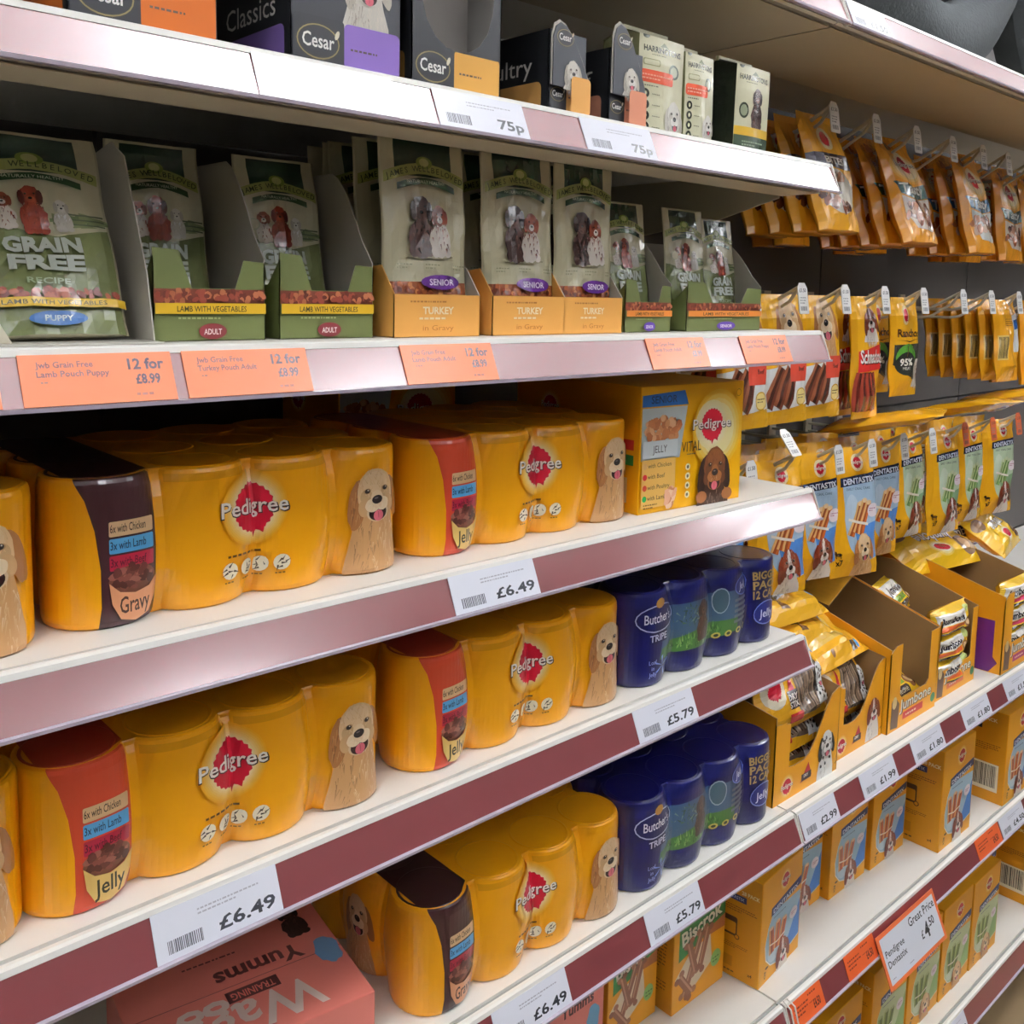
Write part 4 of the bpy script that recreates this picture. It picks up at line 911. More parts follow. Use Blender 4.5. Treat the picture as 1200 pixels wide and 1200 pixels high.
def denta(kind, dk):
    def f(w, h):
        a = Art(w, h); a.rect(0, 0, w, h, 'e6a81a'); bg = ('a9c4dc', '4f86cc') if kind == 'blue' else ('bcd0b0', '88aa80')
        a.poly([(w*.20, h*.74), (w*.99, h*.76), (w*.99, h*.12), (w*.55, h*.09), (w*.36, h*.22), (w*.22, h*.45)], bg[0]); a.poly([(w*.45, h*.36), (w*.99, h*.42), (w*.99, h*.12), (w*.55, h*.12)], bg[1])
        a.ell(w*.36, h*.50, w*.14, h*.14, hexmix(bg[0], 'ffffff', .25))
        a.poly([(w*.16, h*.70), (w*.99, h*.73), (w*.99, h*.80), (w*.16, h*.77)], '122040'); a.text('DENTASTIX', w*.22, h*.715, h*.044, 'f0f4f8', al='l', rot=.04, bold=.03, w=w*.68); a.text('DAILY ORAL CARE', w*.27, h*.67, h*.020, '33445a', al='l', w=w*.5)
        rosette(a, w*.56, h*.88, h*.066, 'Pedigree', glow='f4e2b0')
        cols = ('b8622c', '8a401c', 'e0b070') if kind == 'blue' else ('7c9a58', '5a7a40', 'b8c890')
        for k_ in range(3):
            x_ = w*(.36+.10*k_); y_ = h*(.32+.02*(k_ % 2)); stick(a, x_, y_, h*.26, w*.14, 1.22, cols)
            a.ell(x_+h*.26*math.cos(1.22), y_+h*.26*math.sin(1.22), w*.06, h*.02, hexmix(cols[2], 'ffffff', .3), n=10)
        a.poly([(w*.28, h*.44), (w*.50, h*.41), (w*.74, h*.385), (w*.74, h*.405), (w*.50, h*.43), (w*.28, h*.46)], 'f0e8dc')
        a.ell(w*.84, h*.50, w*.12, h*.055, 'efe3ea'); a.scrib(w*.76, h*.51, w*.14, h*.010, 'a8587a', 2)
        dog(a, w*.64, h*.22, w*.36, dk, chest=.9, seed=8)
        a.text('x7', w*.13, h*.10, h*.045, '3a2408', bold=.03); a.ell(w*.13, h*.185, w*.06, h*.014, '3a2408', n=8); a.ell(w*.08, h*.20, w*.025, h*.014, '3a2408', n=8); a.rect(w*.08, h*.155, w*.095, h*.185, '3a2408'); a.rect(w*.16, h*.155, w*.175, h*.185, '3a2408')
        return a
    return f
ORD = ['front', 'second', 'third', 'fourth', 'fifth', 'sixth']
HN = ['first', 'second', 'third', 'fourth', 'fifth', 'sixth', 'seventh', 'eighth', 'ninth']
ROWN = {'A': 'top', 'B': 'middle', 'C': 'bottom'}
_hook = {}
def tag_art(col):
    def f(w, h):
        a = Art(w, h); a.rect(.0005, .0005, w-.0005, h-.0005, col); a.text('£1.50', w*.5, h*.70, h*.12, '2c2c30', bold=.02, w=w*.7); a.scrib(w*.15, h*.5, w*.6, h*.05, '8a8a90', 3); a.bars(w*.15, h*.10, w*.6, h*.14, '4a4a50', 14); return a
    return f
def hook(row, n, x, z, tip, col='f2f1ee', flip=0):
    label = '%s peg hook from the left in the %s row' % (HN[n], ROWN[row])
    y0 = YBACK-.014
    if (col, tip) in _hook and not flip: return dup(_hook[(col, tip)], (x, 0, z), (0, 0, 0), label, 'wire peg hooks')
    t = thing('peg_hook', label, 'hook', (x, 0, z), (0, 0, 0), 'wire peg hooks'); C = lin('c9c2ac')
    MB().tube([(0, y0, 0), (0, tip+.075, 0), (0, tip+.060, .003), (0, tip+.012, .030), (0, tip+.004, .034)], .0030, C).part('wire', M_wire, t)
    MB().tube([(0, y0, -.016), (0, tip+.078, -.016), (0, tip+.060, -.013), (0, tip+.020, .012), (0, tip+.006, .032)], .0026, C).part('support_wire', M_wire, t)
    MB().box(-.012, .012, y0-.006, y0, -.03, .03, C).part('mounting_plate', M_wire, t)
    w, h = .026, .046; q = MB(); A = (1, 0, 0); B = (0, .16, .987) if not flip else (0, .6, .8)
    O = (-w/2, tip-.006, .040-h) if not flip else (-w/2, tip, .034)
    q.plate([(.002, 0), (w-.002, 0), (w, .002), (w, h-.008), (w-.006, h), (.006, h), (0, h-.008), (0, .002)], O, A, B, .0012, lin(col)); p = q.part('price_tag', M_label, t)
    lay('tag_print', tag_art(col)(w, h), flat(w, h-.008, O, A, B), M_label, p)
    if not flip: _hook[(col, tip)] = t
    return t
_bag = {}
def hang(row, n, q, x, y, z, w, h, T, art, key, col, tilt, yaw=0, seed=1, desc='treat bag'):
    """bag whose top is pierced by the hook at (x, y, z)"""
    label = '%s, %s on %s %s-row hook' % (desc, ORD[q], HN[n], ROWN[row])
    Rm = Matrix.Rotation(yaw, 3, 'Z') @ Matrix.Rotation(tilt, 3, 'X'); off = Rm @ Vector((w/2, 0, h-.022)); loc = (x-off.x, y-off.y, z-off.z)
    k = (key, w, h, T, seed % 2)
    if k in _bag: o = dup(_bag[k], loc, (tilt, 0, yaw), label, desc+'s')
    else: o = bag('treat_bag', label, 'treat bag', loc, (tilt, 0, yaw), w, h, T, 'gusset' if key[0] == 't' else 'pillow', art, col, seed, desc+'s'); _bag[k] = o
    return o
TA = tasty('15403a'); TB = tasty('2a5a78', 1); TC = tasty('3a2438', 1)
# top row
zA = .250; tipA = .765
for n, x in enumerate((1.335, 1.465, 1.605, 1.745, 1.875, 1.995, 2.125, 2.26)): hook('A', n, x, zA, tipA)
AO = 'orange bag of meaty bites'
def rowA(n, x, ys, art, key, tilts, w=.118, yaws=None, col='e59a22', h=.195, desc=AO):
    for q, (y, tl) in enumerate(zip(ys, tilts)): hang('A', n, q, x+.018, y, zA+.006, w, h, .031, art, key, col, tl-.05, (yaws or [0]*9)[q], q, desc)
rowA(0, 1.335, (.80, .838, .876, .914), boney, 'tboney', (-.22, -.20, -.18, -.16), .112, desc='orange bag with dark bone pieces', col='e8a524', h=.185)
rowA(1, 1.465, (.955, .99), TA, 'ttasty', (-.18, -.15), .105)
rowA(2, 1.605, (.815, .848, .881, .914, .947), TA, 'ttasty', (-.30, -.27, -.25, -.23, -.2), .120)
rowA(3, 1.745, (.95, .985), TA, 'ttasty', (-.15, -.1), .11)
rowA(4, 1.875, (.805, .84, .875, .91), TB, 'ttasty_blue', (-.20, -.2, -.18, -.15), .108)
rowA(5, 1.995, (.84, .875, .91), TC, 'ttasty_dark', (.02, -.02, -.05), .088, h=.20)
rowA(6, 2.125, (.83, .87, .91), TA, 'ttasty', (-.10, -.12, -.12), .11)
rowA(7, 2.26, (.83, .87), TB, 'ttasty_blue', (-.12, -.12), .108)
# middle row
zB = -.018; tipB = .765
for n, x in enumerate((1.150, 1.275, 1.400, 1.530, 1.672, 1.835, 1.965, 2.105, 2.25)): hook('B', n, x, zB, tipB)
def rowB(n, x, ys, art, key, w, h, T, tl, desc, col='e3a81c', yaw=0):
    for q, y in enumerate(ys): hang('B', n, q, x, y, zB, w, h, T, art, key, col, tl[min(q, len(tl)-1)], yaw, q, desc)
rowB(0, 1.165, (.80, .87), stix, 'pstix', .118, .195, .022, (-.12, -.1), 'yellow bag of meat sticks with dog photo')
rowB(1, 1.285, (.805, .865), stix, 'pstix', .118, .195, .022, (-.10, -.1), 'yellow bag of meat sticks with dog photo')
rowB(2, 1.400, (.81, .87, .93), stix, 'pstix', .118, .195, .022, (-.08, -.08), 'yellow bag of meat sticks with dog photo')
rowB(3, 1.530, (.80, .838, .876, .914), schm, 'pschm', .085, .205, .024, (-.06, -.05), 'yellow bag of red-brown strips', yaw=-.02)
rowB(4, 1.672, (.80, .852, .90), ranch(0), 'pranch', .092, .175, .022, (-.05, -.05), 'yellow bag with black panel and green circle', yaw=-.04)
rowB(7, 2.095, (.79, .818, .846, .874, .902, .93), barcode_side, 'pback', .098, .168, .026, (-.12, -.11), 'yellow bag turned to show its barcode', yaw=-.05)
rowB(8, 2.24, (.79, .85), TB, 'tbig', .12, .18, .035, (-.1, -.1), 'orange bag with blue panel')
# bottom row
zC = -.268; tipC = .752
for n, x in enumerate((1.145, 1.265, 1.385, 1.492, 1.605, 1.715, 1.855, 1.985, 2.115)): hook('C', n, x, zC, tipC, 'f2f1ee' if n < 6 else 'dd6a3c', flip=1 if n == 1 else 0)
def rowC(n, x, ys, art, key, w, h, tl, desc, yaw=0):
    for q, y in enumerate(ys): hang('C', n, q, x, y, zC, w, h, .024, art, key, 'e6a81a', tl[min(q, len(tl)-1)], yaw, q, desc)
DSP = denta('blue', 'spaniel'); DGO = denta('blue', 'golden'); DGR = denta('green', 'spaniel')
BL = 'blue dental stick bag'; GR = 'green dental stick bag'
rowC(0, 1.155, (.81, .87), DSP, 'pdsp', .10, .195, (-.05,), BL+' with brown and white dog', yaw=-.16)
rowC(1, 1.268, (.79, .84, .90), DSP, 'pdsp', .112, .205, (-.10, -.08), BL+' with brown and white dog', yaw=-.24)
rowC(2, 1.380, (.79, .845, .90), DSP, 'pdsp', .108, .205, (-.04, -.06), BL+' with brown and white dog', yaw=-.22)
rowC(3, 1.488, (.785, .85, .91), DGO, 'pdgo', .110, .215, (-.10, -.06), BL+' with golden dog', yaw=-.24)
rowC(4, 1.602, (.792, .85, .91), DGO, 'pdgo', .112, .205, (-.02, -.05), BL+' with golden dog', yaw=-.16)
rowC(5, 1.720, (.80, .86), DGR, 'pdgr', .11, .19, (-.06,), GR, yaw=-.06)
rowC(6, 1.845, (.79, .85, .90), DGR, 'pdgr', .112, .20, (-.08, -.05), GR, yaw=-.10)
rowC(7, 1.99, (.80, .86), DGR, 'pdgr', .11, .20, (-.04,), GR, yaw=-.08)
rowC(8, 2.115, (.79, .85, .9), DGR, 'pdgr', .115, .20, (-.04,), GR, yaw=-.16)
for q, (x, y, z, rz) in enumerate(((1.50, .86, -.232, .35), (1.84, .88, -.228, -.2), (2.08, .88, -.225, .3))):
    o = dup(_bag[('pdgr', .112, .20, .024, 0)] if q > 1 else _bag[('pdsp', .112, .205, .024, 0)], (x, y, z), (1.35, 0, rz), 'dental stick bag lying across the bottom-row pegs, %s from left' % HN[q], 'dental bags lying across the pegs')

# ---------------------------------------------------------------- open cartons of chews under the pegs
s5 = SURF[5]; CY_ = 'e8a11c'; BRN = '8a6a42'
def open_carton(label, x, y, w, d, hf, hb, cut, art, lowf=None, col=CY_, rotz=0):
    """shelf-ready carton with cut-out front; cut = list of (u, v) across the front's upper edge, right to left"""
    t = thing('display_carton', label, 'display carton', (x, y, s5), (0, 0, rotz), 'open display cartons'); C = lin(col); I = lin(BRN); th = .0016
    MB().plate([(0, 0), (w, 0)]+cut, (0, 0, 0), (1, 0, 0), (0, 0, 1), th, C, I).part('front_panel', M_card, t)
    S = [(0, 0), (d, 0), (d, hb), (d*.55, hb), (0, hf)]
    MB().plate(S, (th, 0, 0), (0, 1, 0), (0, 0, 1), th, I, C, I).part('side_panel', M_card, t)
    MB().plate(S, (w, 0, 0), (0, 1, 0), (0, 0, 1), th, C, I, I).part('side_panel', M_card, t)
    MB().plate([(0, 0), (w, 0), (w, hb), (0, hb)], (0, d, 0), (1, 0, 0), (0, 0, 1), th, I, C, I).part('back_panel', M_card, t)
    MB().box(th, w-th, th, d-th, 0, .0012, I).part('base', M_board, t)
    lay('front_print', art(w, hf), flat(w, hf), M_card, t)
    return t
def flow(label, x, y, z, w, d, T, art, rot=(-1.45, 0, 0), seed=1, col='e8ab24', group='chew packs in cartons'):
    """pillow pack: long side w across, lying with its printed face up or outward"""
    return bag('chew_pack', label, 'chew pack', (x, y, z), rot, w, d, T, 'pillow', art, col, seed, group)
def drystix(w, h):
    a = Art(w, h); a.rect(0, 0, w, h, 'e8ab24'); a.ell(w*.16, h*.60, w*.12, h*.26, 'f6ecd0'); rosette(a, w*.16, h*.60, h*.20, None, glow='f6ecd0'); a.poly([(w*.40, h*.15), (w*.82, h*.1), (w*.86, h*.86), (w*.44, h*.92)], '5a4a3c')
    for i in range(4): stick(a, w*(.46+.09*i), h*.18, h*.62, w*.07, 1.5, ('6a5544', '3f3026', '8a7460'))
    a.poly([(w*.30, h*.3), (w*.42, h*.3), (w*.36, h*.86)], 'a8222c'); a.rect(w*.29, h*.28, w*.42, h*.52, '2a1c1c'); a.text('DRY', w*.355, h*.40, h*.08, 'f0e8e0', bold=.03); a.text('STIX', w*.355, h*.30, h*.08, 'f0e8e0', bold=.03); a.rect(w*.27, h*.1, w*.42, h*.22, 'b02a2c')
    dog(a, w*.86, h*.55, w*.18, 'dalm', chest=1.0, seed=6); a.ell(w*.95, h*.88, w*.03, h*.06, '3f8fc8'); return a
def drycarton(dg):
    def f(w, h):
        a = Art(w, h); a.rect(.001, .001, w*.16, h*.9, CY_); rosette(a, w*.20, h*.16, h*.13, 'Pedigree', glow=CY_)
        a.poly([(w*.40, h*.10), (w*.58, h*.13), (w*.52, h*.30)], 'a8222c'); a.rect(w*.42, h*.11, w*.57, h*.19, '2a1c1c'); a.text('DRY', w*.49, h*.145, h*.035, 'f0e8e0', bold=.03)
        dog(a, w*.80, h*.40, w*.20, dg, chest=1.3, seed=7); a.text('x9', w*.95, h*.1, h*.03, '3a2408'); return a
    return f
# carton 1: dry sticks
def drywin(w, h):
    a = Art(w, h); a.rect(0, 0, w, h, 'e8ab24'); a.rrect(w*.14, h*.30, w*.78, h*.82, .006, 'd8b45a'); a.rrect(w*.17, h*.36, w*.75, h*.76, .005, 'd2ab4a'); a.ell(w*.84, h*.14, w*.035, h*.07, '3f8fc8'); a.ell(w*.35, h*.14, w*.03, h*.05, '7a5020', n=8); a.rect(w*.70, h*.06, w*.80, h*.18, '3a3428'); return a
def dryend(w, h):
    a = Art(w, h); a.rect(0, 0, w, h, 'e9b02a'); a.ell(w*.10, h*.5, w*.10, h*.28, 'f6ecd0'); a.ell(w*.10, h*.5, w*.06, h*.18, 'b5142c'); a.poly([(w*.34, h*.36), (w*.50, h*.30), (w*.74, h*.42), (w*.82, h*.62), (w*.52, h*.74), (w*.36, h*.66)], '5a4636'); a.strokes(w*.58, h*.52, w*.18, h*.14, ['8a7460', '3f3026', 'a8998a'], 40, w*.1, ang=.2, spread=.3, seed=3)
    a.ell(w*.52, h*.86, w*.06, h*.08, '4a9ad0'); a.poly([(w*.46, h*.16), (w*.56, h*.14), (w*.50, h*.34)], '6a4a2a'); a.ell(w*.93, h*.30, w*.03, h*.08, '3f8fc8'); return a
def curve_cut(w, h, low): return [(w, h), (w*.97, h)]+[(w*(.95-.5*k/6), h-(h-low)*(.5-.5*math.cos(math.pi*k/6))) for k in range(1, 7)]+[(w*.30, low), (w*.22, low*1.05), (w*.22, h*.86), (0, h*.92)]
open_carton('yellow display carton of dry sticks with dalmatian, at the left end', 1.108, .668, .170, .26, .128, .150, curve_cut(.170, .128, .045), drycarton('dalm'))
flow('dry stick pack at the bottom of the dalmatian carton', 1.114, .690, s5+.014, .158, .080, .036, drystix, (-1.05, 0, 0), 0)
flow('dry stick pack in the middle of the dalmatian carton', 1.114, .688, s5+.050, .158, .080, .036, drystix, (-.95, 0, 0), 1)
flow('dry stick pack with large dalmatian on top of its carton', 1.112, .686, s5+.088, .164, .100, .046, drystix, (-.42, 0, 0), 2)
open_carton('yellow display carton of dry sticks with brown spaniel', 1.280, .680, .160, .26, .128, .150, curve_cut(.160, .128, .05), drycarton('spaniel'))
flow('dry stick pack at the bottom of the spaniel carton', 1.282, .700, s5+.014, .148, .080, .034, drystix, (-1.05, 0, 0), 3)
flow('dry stick pack standing in the spaniel carton cut-out', 1.282, .698, s5+.048, .148, .090, .036, drystix, (-.42, 0, 0), 4)
flow('plain yellow dry stick pack lying on the spaniel carton', 1.274, .700, s5+.134, .165, .110, .036, drywin, (-1.22, .0, .05), 5)
flow('dry stick pack with blue dot, second from top of the pile', 1.215, .735, s5+.165, .185, .100, .036, dryend, (-1.25, .02, .04), 6)
flow('topmost dry stick pack lying across the two left cartons', 1.150, .752, s5+.205, .235, .115, .042, dryend, (-1.15, .04, .0), 7)
def jumb(flav):
    def f(w, h):
        a = Art(w, h); a.rect(.001, .001, w-.001, h*.36, CY_); a.text('Jumbone', w*.57, h*.20, h*.13, '2a2420', bold=.05, w=w*.66, rot=.0); a.text('Jumbone', w*.56, h*.205, h*.13, 'f4f0e6', bold=.02, w=w*.66)
        a.rect(w*.30, h*.08, w*.72, h*.165, {'beef': 'c22a2c', 'chick': 'd8602c', 'lamb': 'a8306a'}[flav]); a.scrib(w*.36, h*.11, w*.3, h*.03, 'f0d8c8'); a.poly([(w*.06, h*.04), (w*.2, h*.02), (w*.22, h*.30), (w*.12, h*.42), (w*.06, h*.36)], '5a4030'); a.ell(w*.12, h*.34, w*.045, h*.075, 'e0c890', n=12); a.ell(w*.935, h*.14, w*.05, h*.06, '2f7a50', n=12); return a
    return f
def ucut(w, h, low, l=.22, r=.82): return [(w, h), (w*r, h), (w*r, low*1.15), (w*(r-.05), low), (w*(l+.05), low), (w*l, low*1.15), (w*l, h*1.02), (w*.10, h*1.02), (0, h*.95)]
def jumpack(flav):
    def f(w, h):
        a = Art(w, h); a.rect(0, 0, w, h, 'eec02e'); a.poly([(w*.05, h*.45), (w*.70, h*.45), (w*.72, h*.85), (w*.05, h*.85)], 'f2eee4'); a.text('Jumbone', w*.37, h*.52, h*.22, '26242c', bold=.05, w=w*.56); a.rect(w*.05, h*.28, w*.68, h*.43, flav); a.rect(w*.04, h*.06, w*.66, h*.24, '3a3230'); a.text('Jumbone', w*.35, h*.09, h*.12, 'c9b890', w=w*.5)
        a.ell(w*.82, h*.3, w*.12, h*.2, '8a5c3a'); a.ell(w*.82, h*.32, w*.07, h*.12, 'd8b88a'); a.ell(w*.82, h*.78, w*.12, h*.12, 'cfe08a'); return a
    return f
open_carton('nearly empty yellow chew carton with dark brown inside', 1.4426, .672, .172, .30, .140, .190, ucut(.172, .140, .05), jumb('beef'))
flow('single yellow chew pack standing in the nearly empty carton', 1.478, .735, s5+.012, .070, .095, .040, drywin, (-.15, 0, .7), 3)
flow('flat chew pack on the floor of the nearly empty carton', 1.485, .684, s5+.030, .115, .07, .028, jumpack('7a9a3c'), (-1.2, 0, .05), 4)
open_carton('yellow chew carton with stacked white-banner packs', 1.624, .678, .166, .30, .140, .190, ucut(.166, .140, .046, .06, .86), jumb('chick'))
for q in range(3): flow('white-banner chew pack in stacked carton, %s of pile' % ('bottom', 'middle', 'top')[q], 1.634, .694, s5+.012+q*.046, .136, .050, .042, jumpack('d8602c'), (-.08, 0, 0), q+5)
flow('chew pack tipped over inside the stacked carton', 1.65, .76, s5+.125, .13, .07, .036, jumpack('7a9a3c'), (-.8, .1, .3), 8)
pc = open_carton('yellow and purple chew carton at the right edge', 1.846, .652, .185, .32, .150, .195, ucut(.185, .150, .05, .22, .95), jumb('lamb'))
MB().plate([(0, 0), (.290, 0), (.305, .02), (.296, .03), (.296, .10), (.250, .10), (.250, .07), (0, .07)], (-.0004, .312, .001), (0, -1, 0), (0, 0, 1), .0006, lin('5c1f66')).part('purple_panel', M_card, pc)
for q in range(3): flow('red-banner chew pack in the purple carton, %s' % ('bottom', 'middle', 'top')[q], 1.886, .676, s5+.016+q*.046, .136, .052, .042, jumpack('c43a5a'), (-.08, 0, 0), q+11)
def jumtop(w, h):
    a = Art(w, h); a.rect(0, 0, w, h, 'f0be20'); a.text('Jumbone', w*.5, h*.62, h*.22, '26221c', rot=math.pi, bold=.06, w=w*.5); a.text('Jumbone', w*.5, h*.62, h*.22, 'f6f2e6', rot=math.pi, bold=.02, w=w*.5); a.soft(w*.45, h*.28, w*.14, h*.16, 'f0be20', 'fbf2d8', 3); a.ell(w*.45, h*.28, w*.09, h*.09, 'b5142c'); a.ell(w*.80, h*.28, w*.12, h*.18, '7a5a40'); a.ell(w*.80, h*.30, w*.07, h*.10, 'b89068'); a.ell(w*.12, h*.72, w*.1, h*.14, '8a6a4a'); return a
flow('large yellow chew pack lying upside down across the right cartons', 1.80, .80, s5+.165, .26, .13, .05, jumtop, (-1.10, .02, -.12), 14)
flow('yellow chew pack with white banner lying behind the upside-down one', 1.99, .84, s5+.185, .20, .11, .05, jumpack('d8602c'), (-1.2, .0, -.3), 15)
flow('yellow chew pack lying at the right edge on the cartons', 2.07, .74, s5+.165, .2, .11, .05, jumtop, (-1.0, .0, .2), 16)
op = thing('display_carton', 'brown open flap carton behind the lying chew packs', 'display carton', (1.86, .978, s5), (0, 0, 0), 'open display cartons')
MB().plate([(0, 0), (.5, 0), (.5, .23), (0, .23)], (0, .10, 0), (1, 0, 0), (0, 0, 1), .002, lin('8f6f48'), lin(BRN)).part('back_panel', M_board, op)
MB().plate([(0, 0), (.10, 0), (.10, .235), (0, .215)], (0, 0, 0), (0, 1, 0), (0, 0, 1), .002, lin('8f6f48'), lin(CY_)).part('side_panel', M_board, op)
MB().plate([(0, 0), (.5, 0), (.5, .2), (0, .2)], (0, 0, 0), (1, 0, 0), (0, 0, 1), .002, lin('8f6f48'), lin(BRN)).part('front_panel', M_board, op)
fl = thing('carton_flap', 'loose yellow-edged cardboard lid leaning over the middle cartons', 'cardboard', (1.47, .80, s5+.175), (0, 0, 0))
MB().plate([(0, 0), (.20, .0), (.21, .06), (.01, .06)], (0, 0, 0), (.93, .15, .22), (-.1, .97, .1), .003, lin('d29a2a'), lin(BRN)).part('lid', M_board, fl)

# ---------------------------------------------------------------- tickets in the strips
def ticket(i, xa, xb, kind, price, label, seed=1):
    w = xb-xa; h = SLEN-.0035
    t = thing('price_ticket', label, 'price ticket', (xa, YB+.00015, ZB[i]+.0030), (SLANT, 0, 0), 'orange offer tickets' if kind == 'orange' else 'white price tickets')
    col = {'white': 'e6e8f2', 'orange': 'f58a5c', 'deep': 'e0602e'}[kind]
    MB().box(0, w, -.0006, 0, 0, h, lin(col)).part('paper', M_label, t)
    a = Art(w, h)
    if kind == 'white':
        a.scrib(w*.34, h*.74, w*.50, h*.05, 'b2b2bc', 2, seed=seed); a.bars(w*.09, h*.12, w*.26, h*.26, '4a4a54', 24, seed); a.text(price, w*.95, h*.16, h*.27, '2a2c33', al='r', bold=.025, w=w*(.13*len(price) if len(price) > 3 else .30)*.72 if len(price) > 3 else w*.30)
    elif kind == 'orange':
        l1, l2 = price
        a.text(l1, w*.10, h*.74, h*.12, '6a4a52', al='l', bold=.015, w=w*.36); a.text(l2, w*.10, h*.56, h*.12, '6a4a52', al='l', bold=.015, w=w*.46); a.scrib(w*.12, h*.44, w*.08, h*.04, '8a6058'); a.text('12 for', w*.94, h*.66, h*.22, '4a3a4a', al='r', bold=.03, w=w*.25); a.text('£8.99', w*.90, h*.36, h*.20, '4a3a4a', al='r', bold=.03, w=w*.17); a.scrib(w*.72, h*.12, w*.18, h*.07, 'a8685a')
    else:
        a.scrib(w*.08, h*.66, w*.40, h*.09, '7a2c18', 3, seed=seed); a.scrib(w*.55, h*.80, w*.35, h*.09, '7a2c18', 1); a.text(price, w*.88, h*.22, h*.32, '4a1c1c', al='r', bold=.03, w=w*.22); a.scrib(w*.55, h*.5, w*.3, h*.05, '8a3a20')
    lay('ticket_print', a, flat(w, h, (0, -.0006, 0)), M_label, t, base=6e-5, eps=2e-5)
    return t
ticket(0, 1.128, 1.225, 'white', '£1.50', 'white ticket on the top canopy strip above the pegs')
ticket(1, .330, .448, 'white', '75p', 'white ticket lost in glare below the purple carton')
ticket(1, .4885, .588, 'white', '75p', 'larger readable 75p ticket below the cut-out carton')
ticket(1, .661, .763, 'white', '75p', '75p ticket below the cream food bags')
J1 = ('Jwb Grain Free', 'Lamb Pouch Puppy'); J2 = ('Jwb Grain Free', 'Turkey Pouch Adult'); J3 = ('Jwb Grain Free', 'Lamb Pouch Adult')
ticket(2, .060, .160, 'orange', J1, 'orange 12 for £8.99 ticket cut off by the left edge')
ticket(2, .172, .268, 'orange', J1, 'orange 12 for £8.99 ticket below the puppy pouch')
ticket(2, .276, .372, 'orange', J2, 'orange 12 for £8.99 ticket below the left adult tray')
ticket(2, .459, .557, 'orange', J3, 'orange 12 for £8.99 ticket below the left turkey tray')
ticket(2, .768, .866, 'orange', J3, 'orange 12 for £8.99 ticket left of two near shelf end')
ticket(2, .934, 1.031, 'orange', J1, 'orange 12 for £8.99 ticket at the very end of the pouch shelf')
ticket(3, .5125, .6145, 'white', '£6.49', 'white £6.49 ticket on the upper can shelf strip', 2)
ticket(4, .246, .3445, 'white', '£6.49', 'largest white £6.49 ticket, above the pink box', 3)
ticket(4, .769, .872, 'white', '£5.79', 'white £5.79 ticket below the upper blue can pack', 4)
ticket(5, .574, .675, 'white', '£6.49', 'lowest white £6.49 ticket at the bottom of photo', 5)
ticket(5, .802, .902, 'white', '£5.79', 'white £5.79 ticket above the green biscuit box', 6)
ticket(5, 1.126, 1.218, 'white', '£2.99', 'white £2.99 ticket at the left end of the chew shelf', 7)
ticket(5, 1.289, 1.394, 'white', '£1.99', 'white £1.99 ticket on the chew shelf', 8)
ticket(5, 1.4525, 1.560, 'white', '£1.80', 'white £1.80 ticket left of two on the chew shelf', 9)
ticket(5, 1.640, 1.750, 'white', '£1.80', 'white £1.80 ticket right of two on the chew shelf', 10)
ticket(5, 1.822, 1.930, 'white', '£1.80', 'white ticket at the right edge below the purple carton', 11)
ticket(6, 1.131, 1.210, 'deep', '£4.50', 'orange £4.50 ticket nearest the camera on dental shelf', 2)
ticket(6, 1.278, 1.366, 'deep', '£4.50', 'orange £4.50 ticket touching the great price card', 3)
ticket(6, 1.748, 1.852, 'deep', '£4.50', 'orange ticket right of the great price card, far along strip', 4)
ticket(6, 1.857, 1.970, 'white', '£4.50', 'white ticket on the dental shelf strip at right edge', 12)
ticket(7, 1.655, 1.760, 'white', '£4.50', 'white ticket on the lowest strip at bottom edge', 13)
gp = thing('price_card', 'orange-bordered great price card hanging from the dental shelf strip', 'price card', (1.362, YB-.0252, ZB[6]-.042), (SLANT, 0, .0))
MB().box(0, .196, -.0012, 0, 0, .078, lin('e2703e')).part('card', M_label, gp)
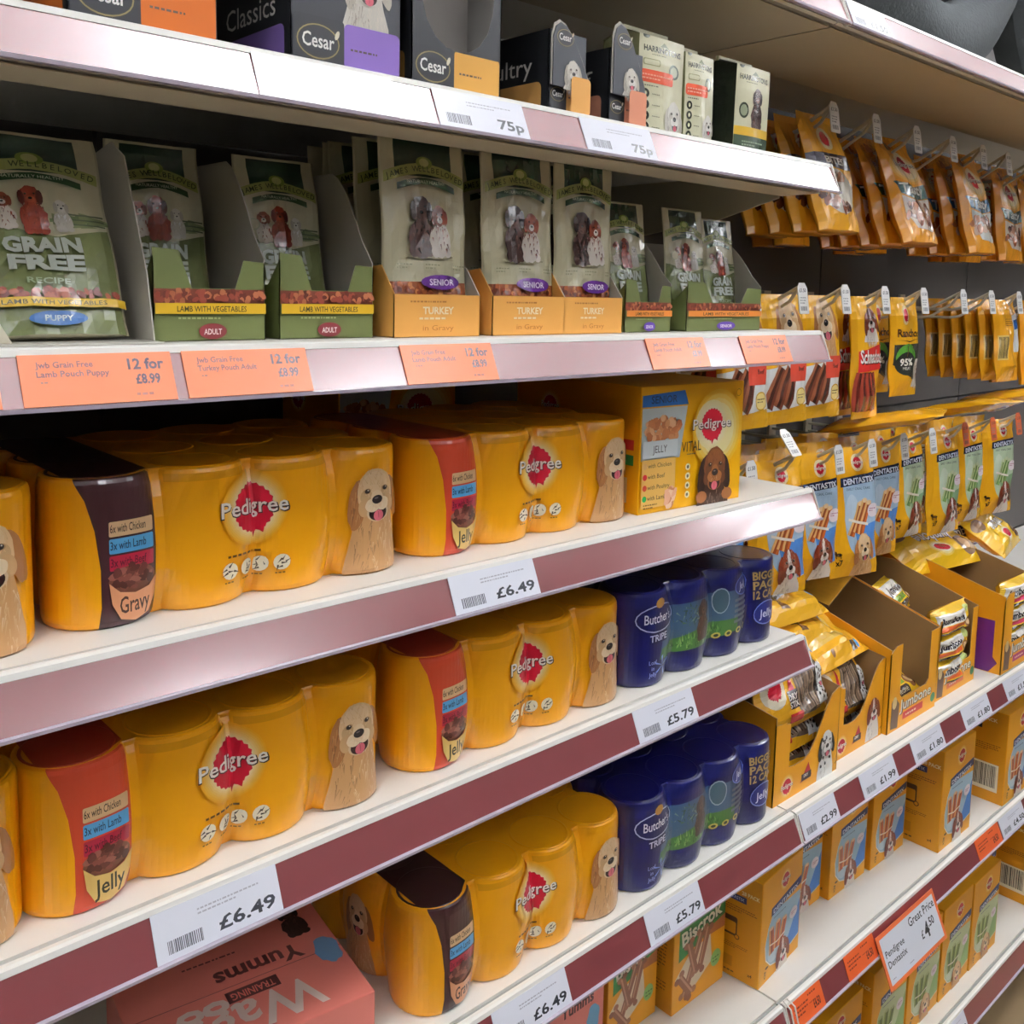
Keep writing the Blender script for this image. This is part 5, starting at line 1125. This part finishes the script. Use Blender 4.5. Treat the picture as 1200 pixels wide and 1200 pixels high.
a = Art(.196, .078); a.rect(.007, .006, .189, .072, 'e2e6f0'); a.text('Great Price', .186, .055, .0130, '2c2c33', al='r', bold=.01, w=.088); a.text('Pendigree', .013, .043, .0100, '2c2c33', al='l', bold=.01, w=.060); a.text('Dentastix', .013, .028, .0100, '2c2c33', al='l', bold=.01, w=.060)
a.text('£', .124, .026, .0125, '22222a', al='l', bold=.015); a.text('4', .136, .023, .022, '22222a', al='l', bold=.03); a.text('.50', .152, .034, .0125, '22222a', al='l', bold=.02); a.scrib(.014, .012, .012, .002, '9a9aa4'); a.scrib(.07, .012, .02, .002, '9a9aa4')
lay('card_print', a, flat(.196, .078, (0, -.0012, 0)), M_label, gp)
cl = thing('wire_clip', 'small white wire clip at the joint of dental shelf strips', 'clip', (XE+.004, YB-.002, ZB[6]+.002))
MB().tube([(0, -.004, -.004), (0, .008, .034), (0, .02, .040), (.008, .02, .040), (.010, .008, .034), (.010, -.004, -.004)], .0012, lin('e6e4dc'), 6).part('wire', M_edge, cl)

# ---------------------------------------------------------------- dark round bed on the canopy
pb = thing('pet_bed', 'dark grey round pet bed standing on the canopy shelf', 'pet bed', (1.66, .80, SURF[0]), (0, 0, 0))
def disc(name, r0, r1, yc, cz, bulge):
    mb = MB(); n = 48; k = 10; rings = []
    for j in range(k+1):
        tt = 2*math.pi*j/k; rr = (r0+r1)/2+(r1-r0)/2*math.cos(tt); yy = yc+bulge*math.sin(tt)
        rings.append(len(mb.v)); mb.v += [(rr*math.cos(2*math.pi*i/n), yy, cz+rr*math.sin(2*math.pi*i/n)) for i in range(n)]
    for a_, b_ in zip(rings, rings[1:]):
        for i in range(n): mb.f.append((a_+i, b_+i, b_+(i+1) % n, a_+(i+1) % n)); mb.c.append((.05, .05, .05))
    mb.part(name, M_bed, pb, True)
disc('rim', .20, .34, .0, .342, .07); disc('cushion', .002, .215, .0, .342, .045)
dup(pb, (2.36, .80, SURF[0]), (0, 0, 0), 'dark grey round pet bed farther right along the canopy shelf', 'pet beds')
pb['group'] = 'pet beds'
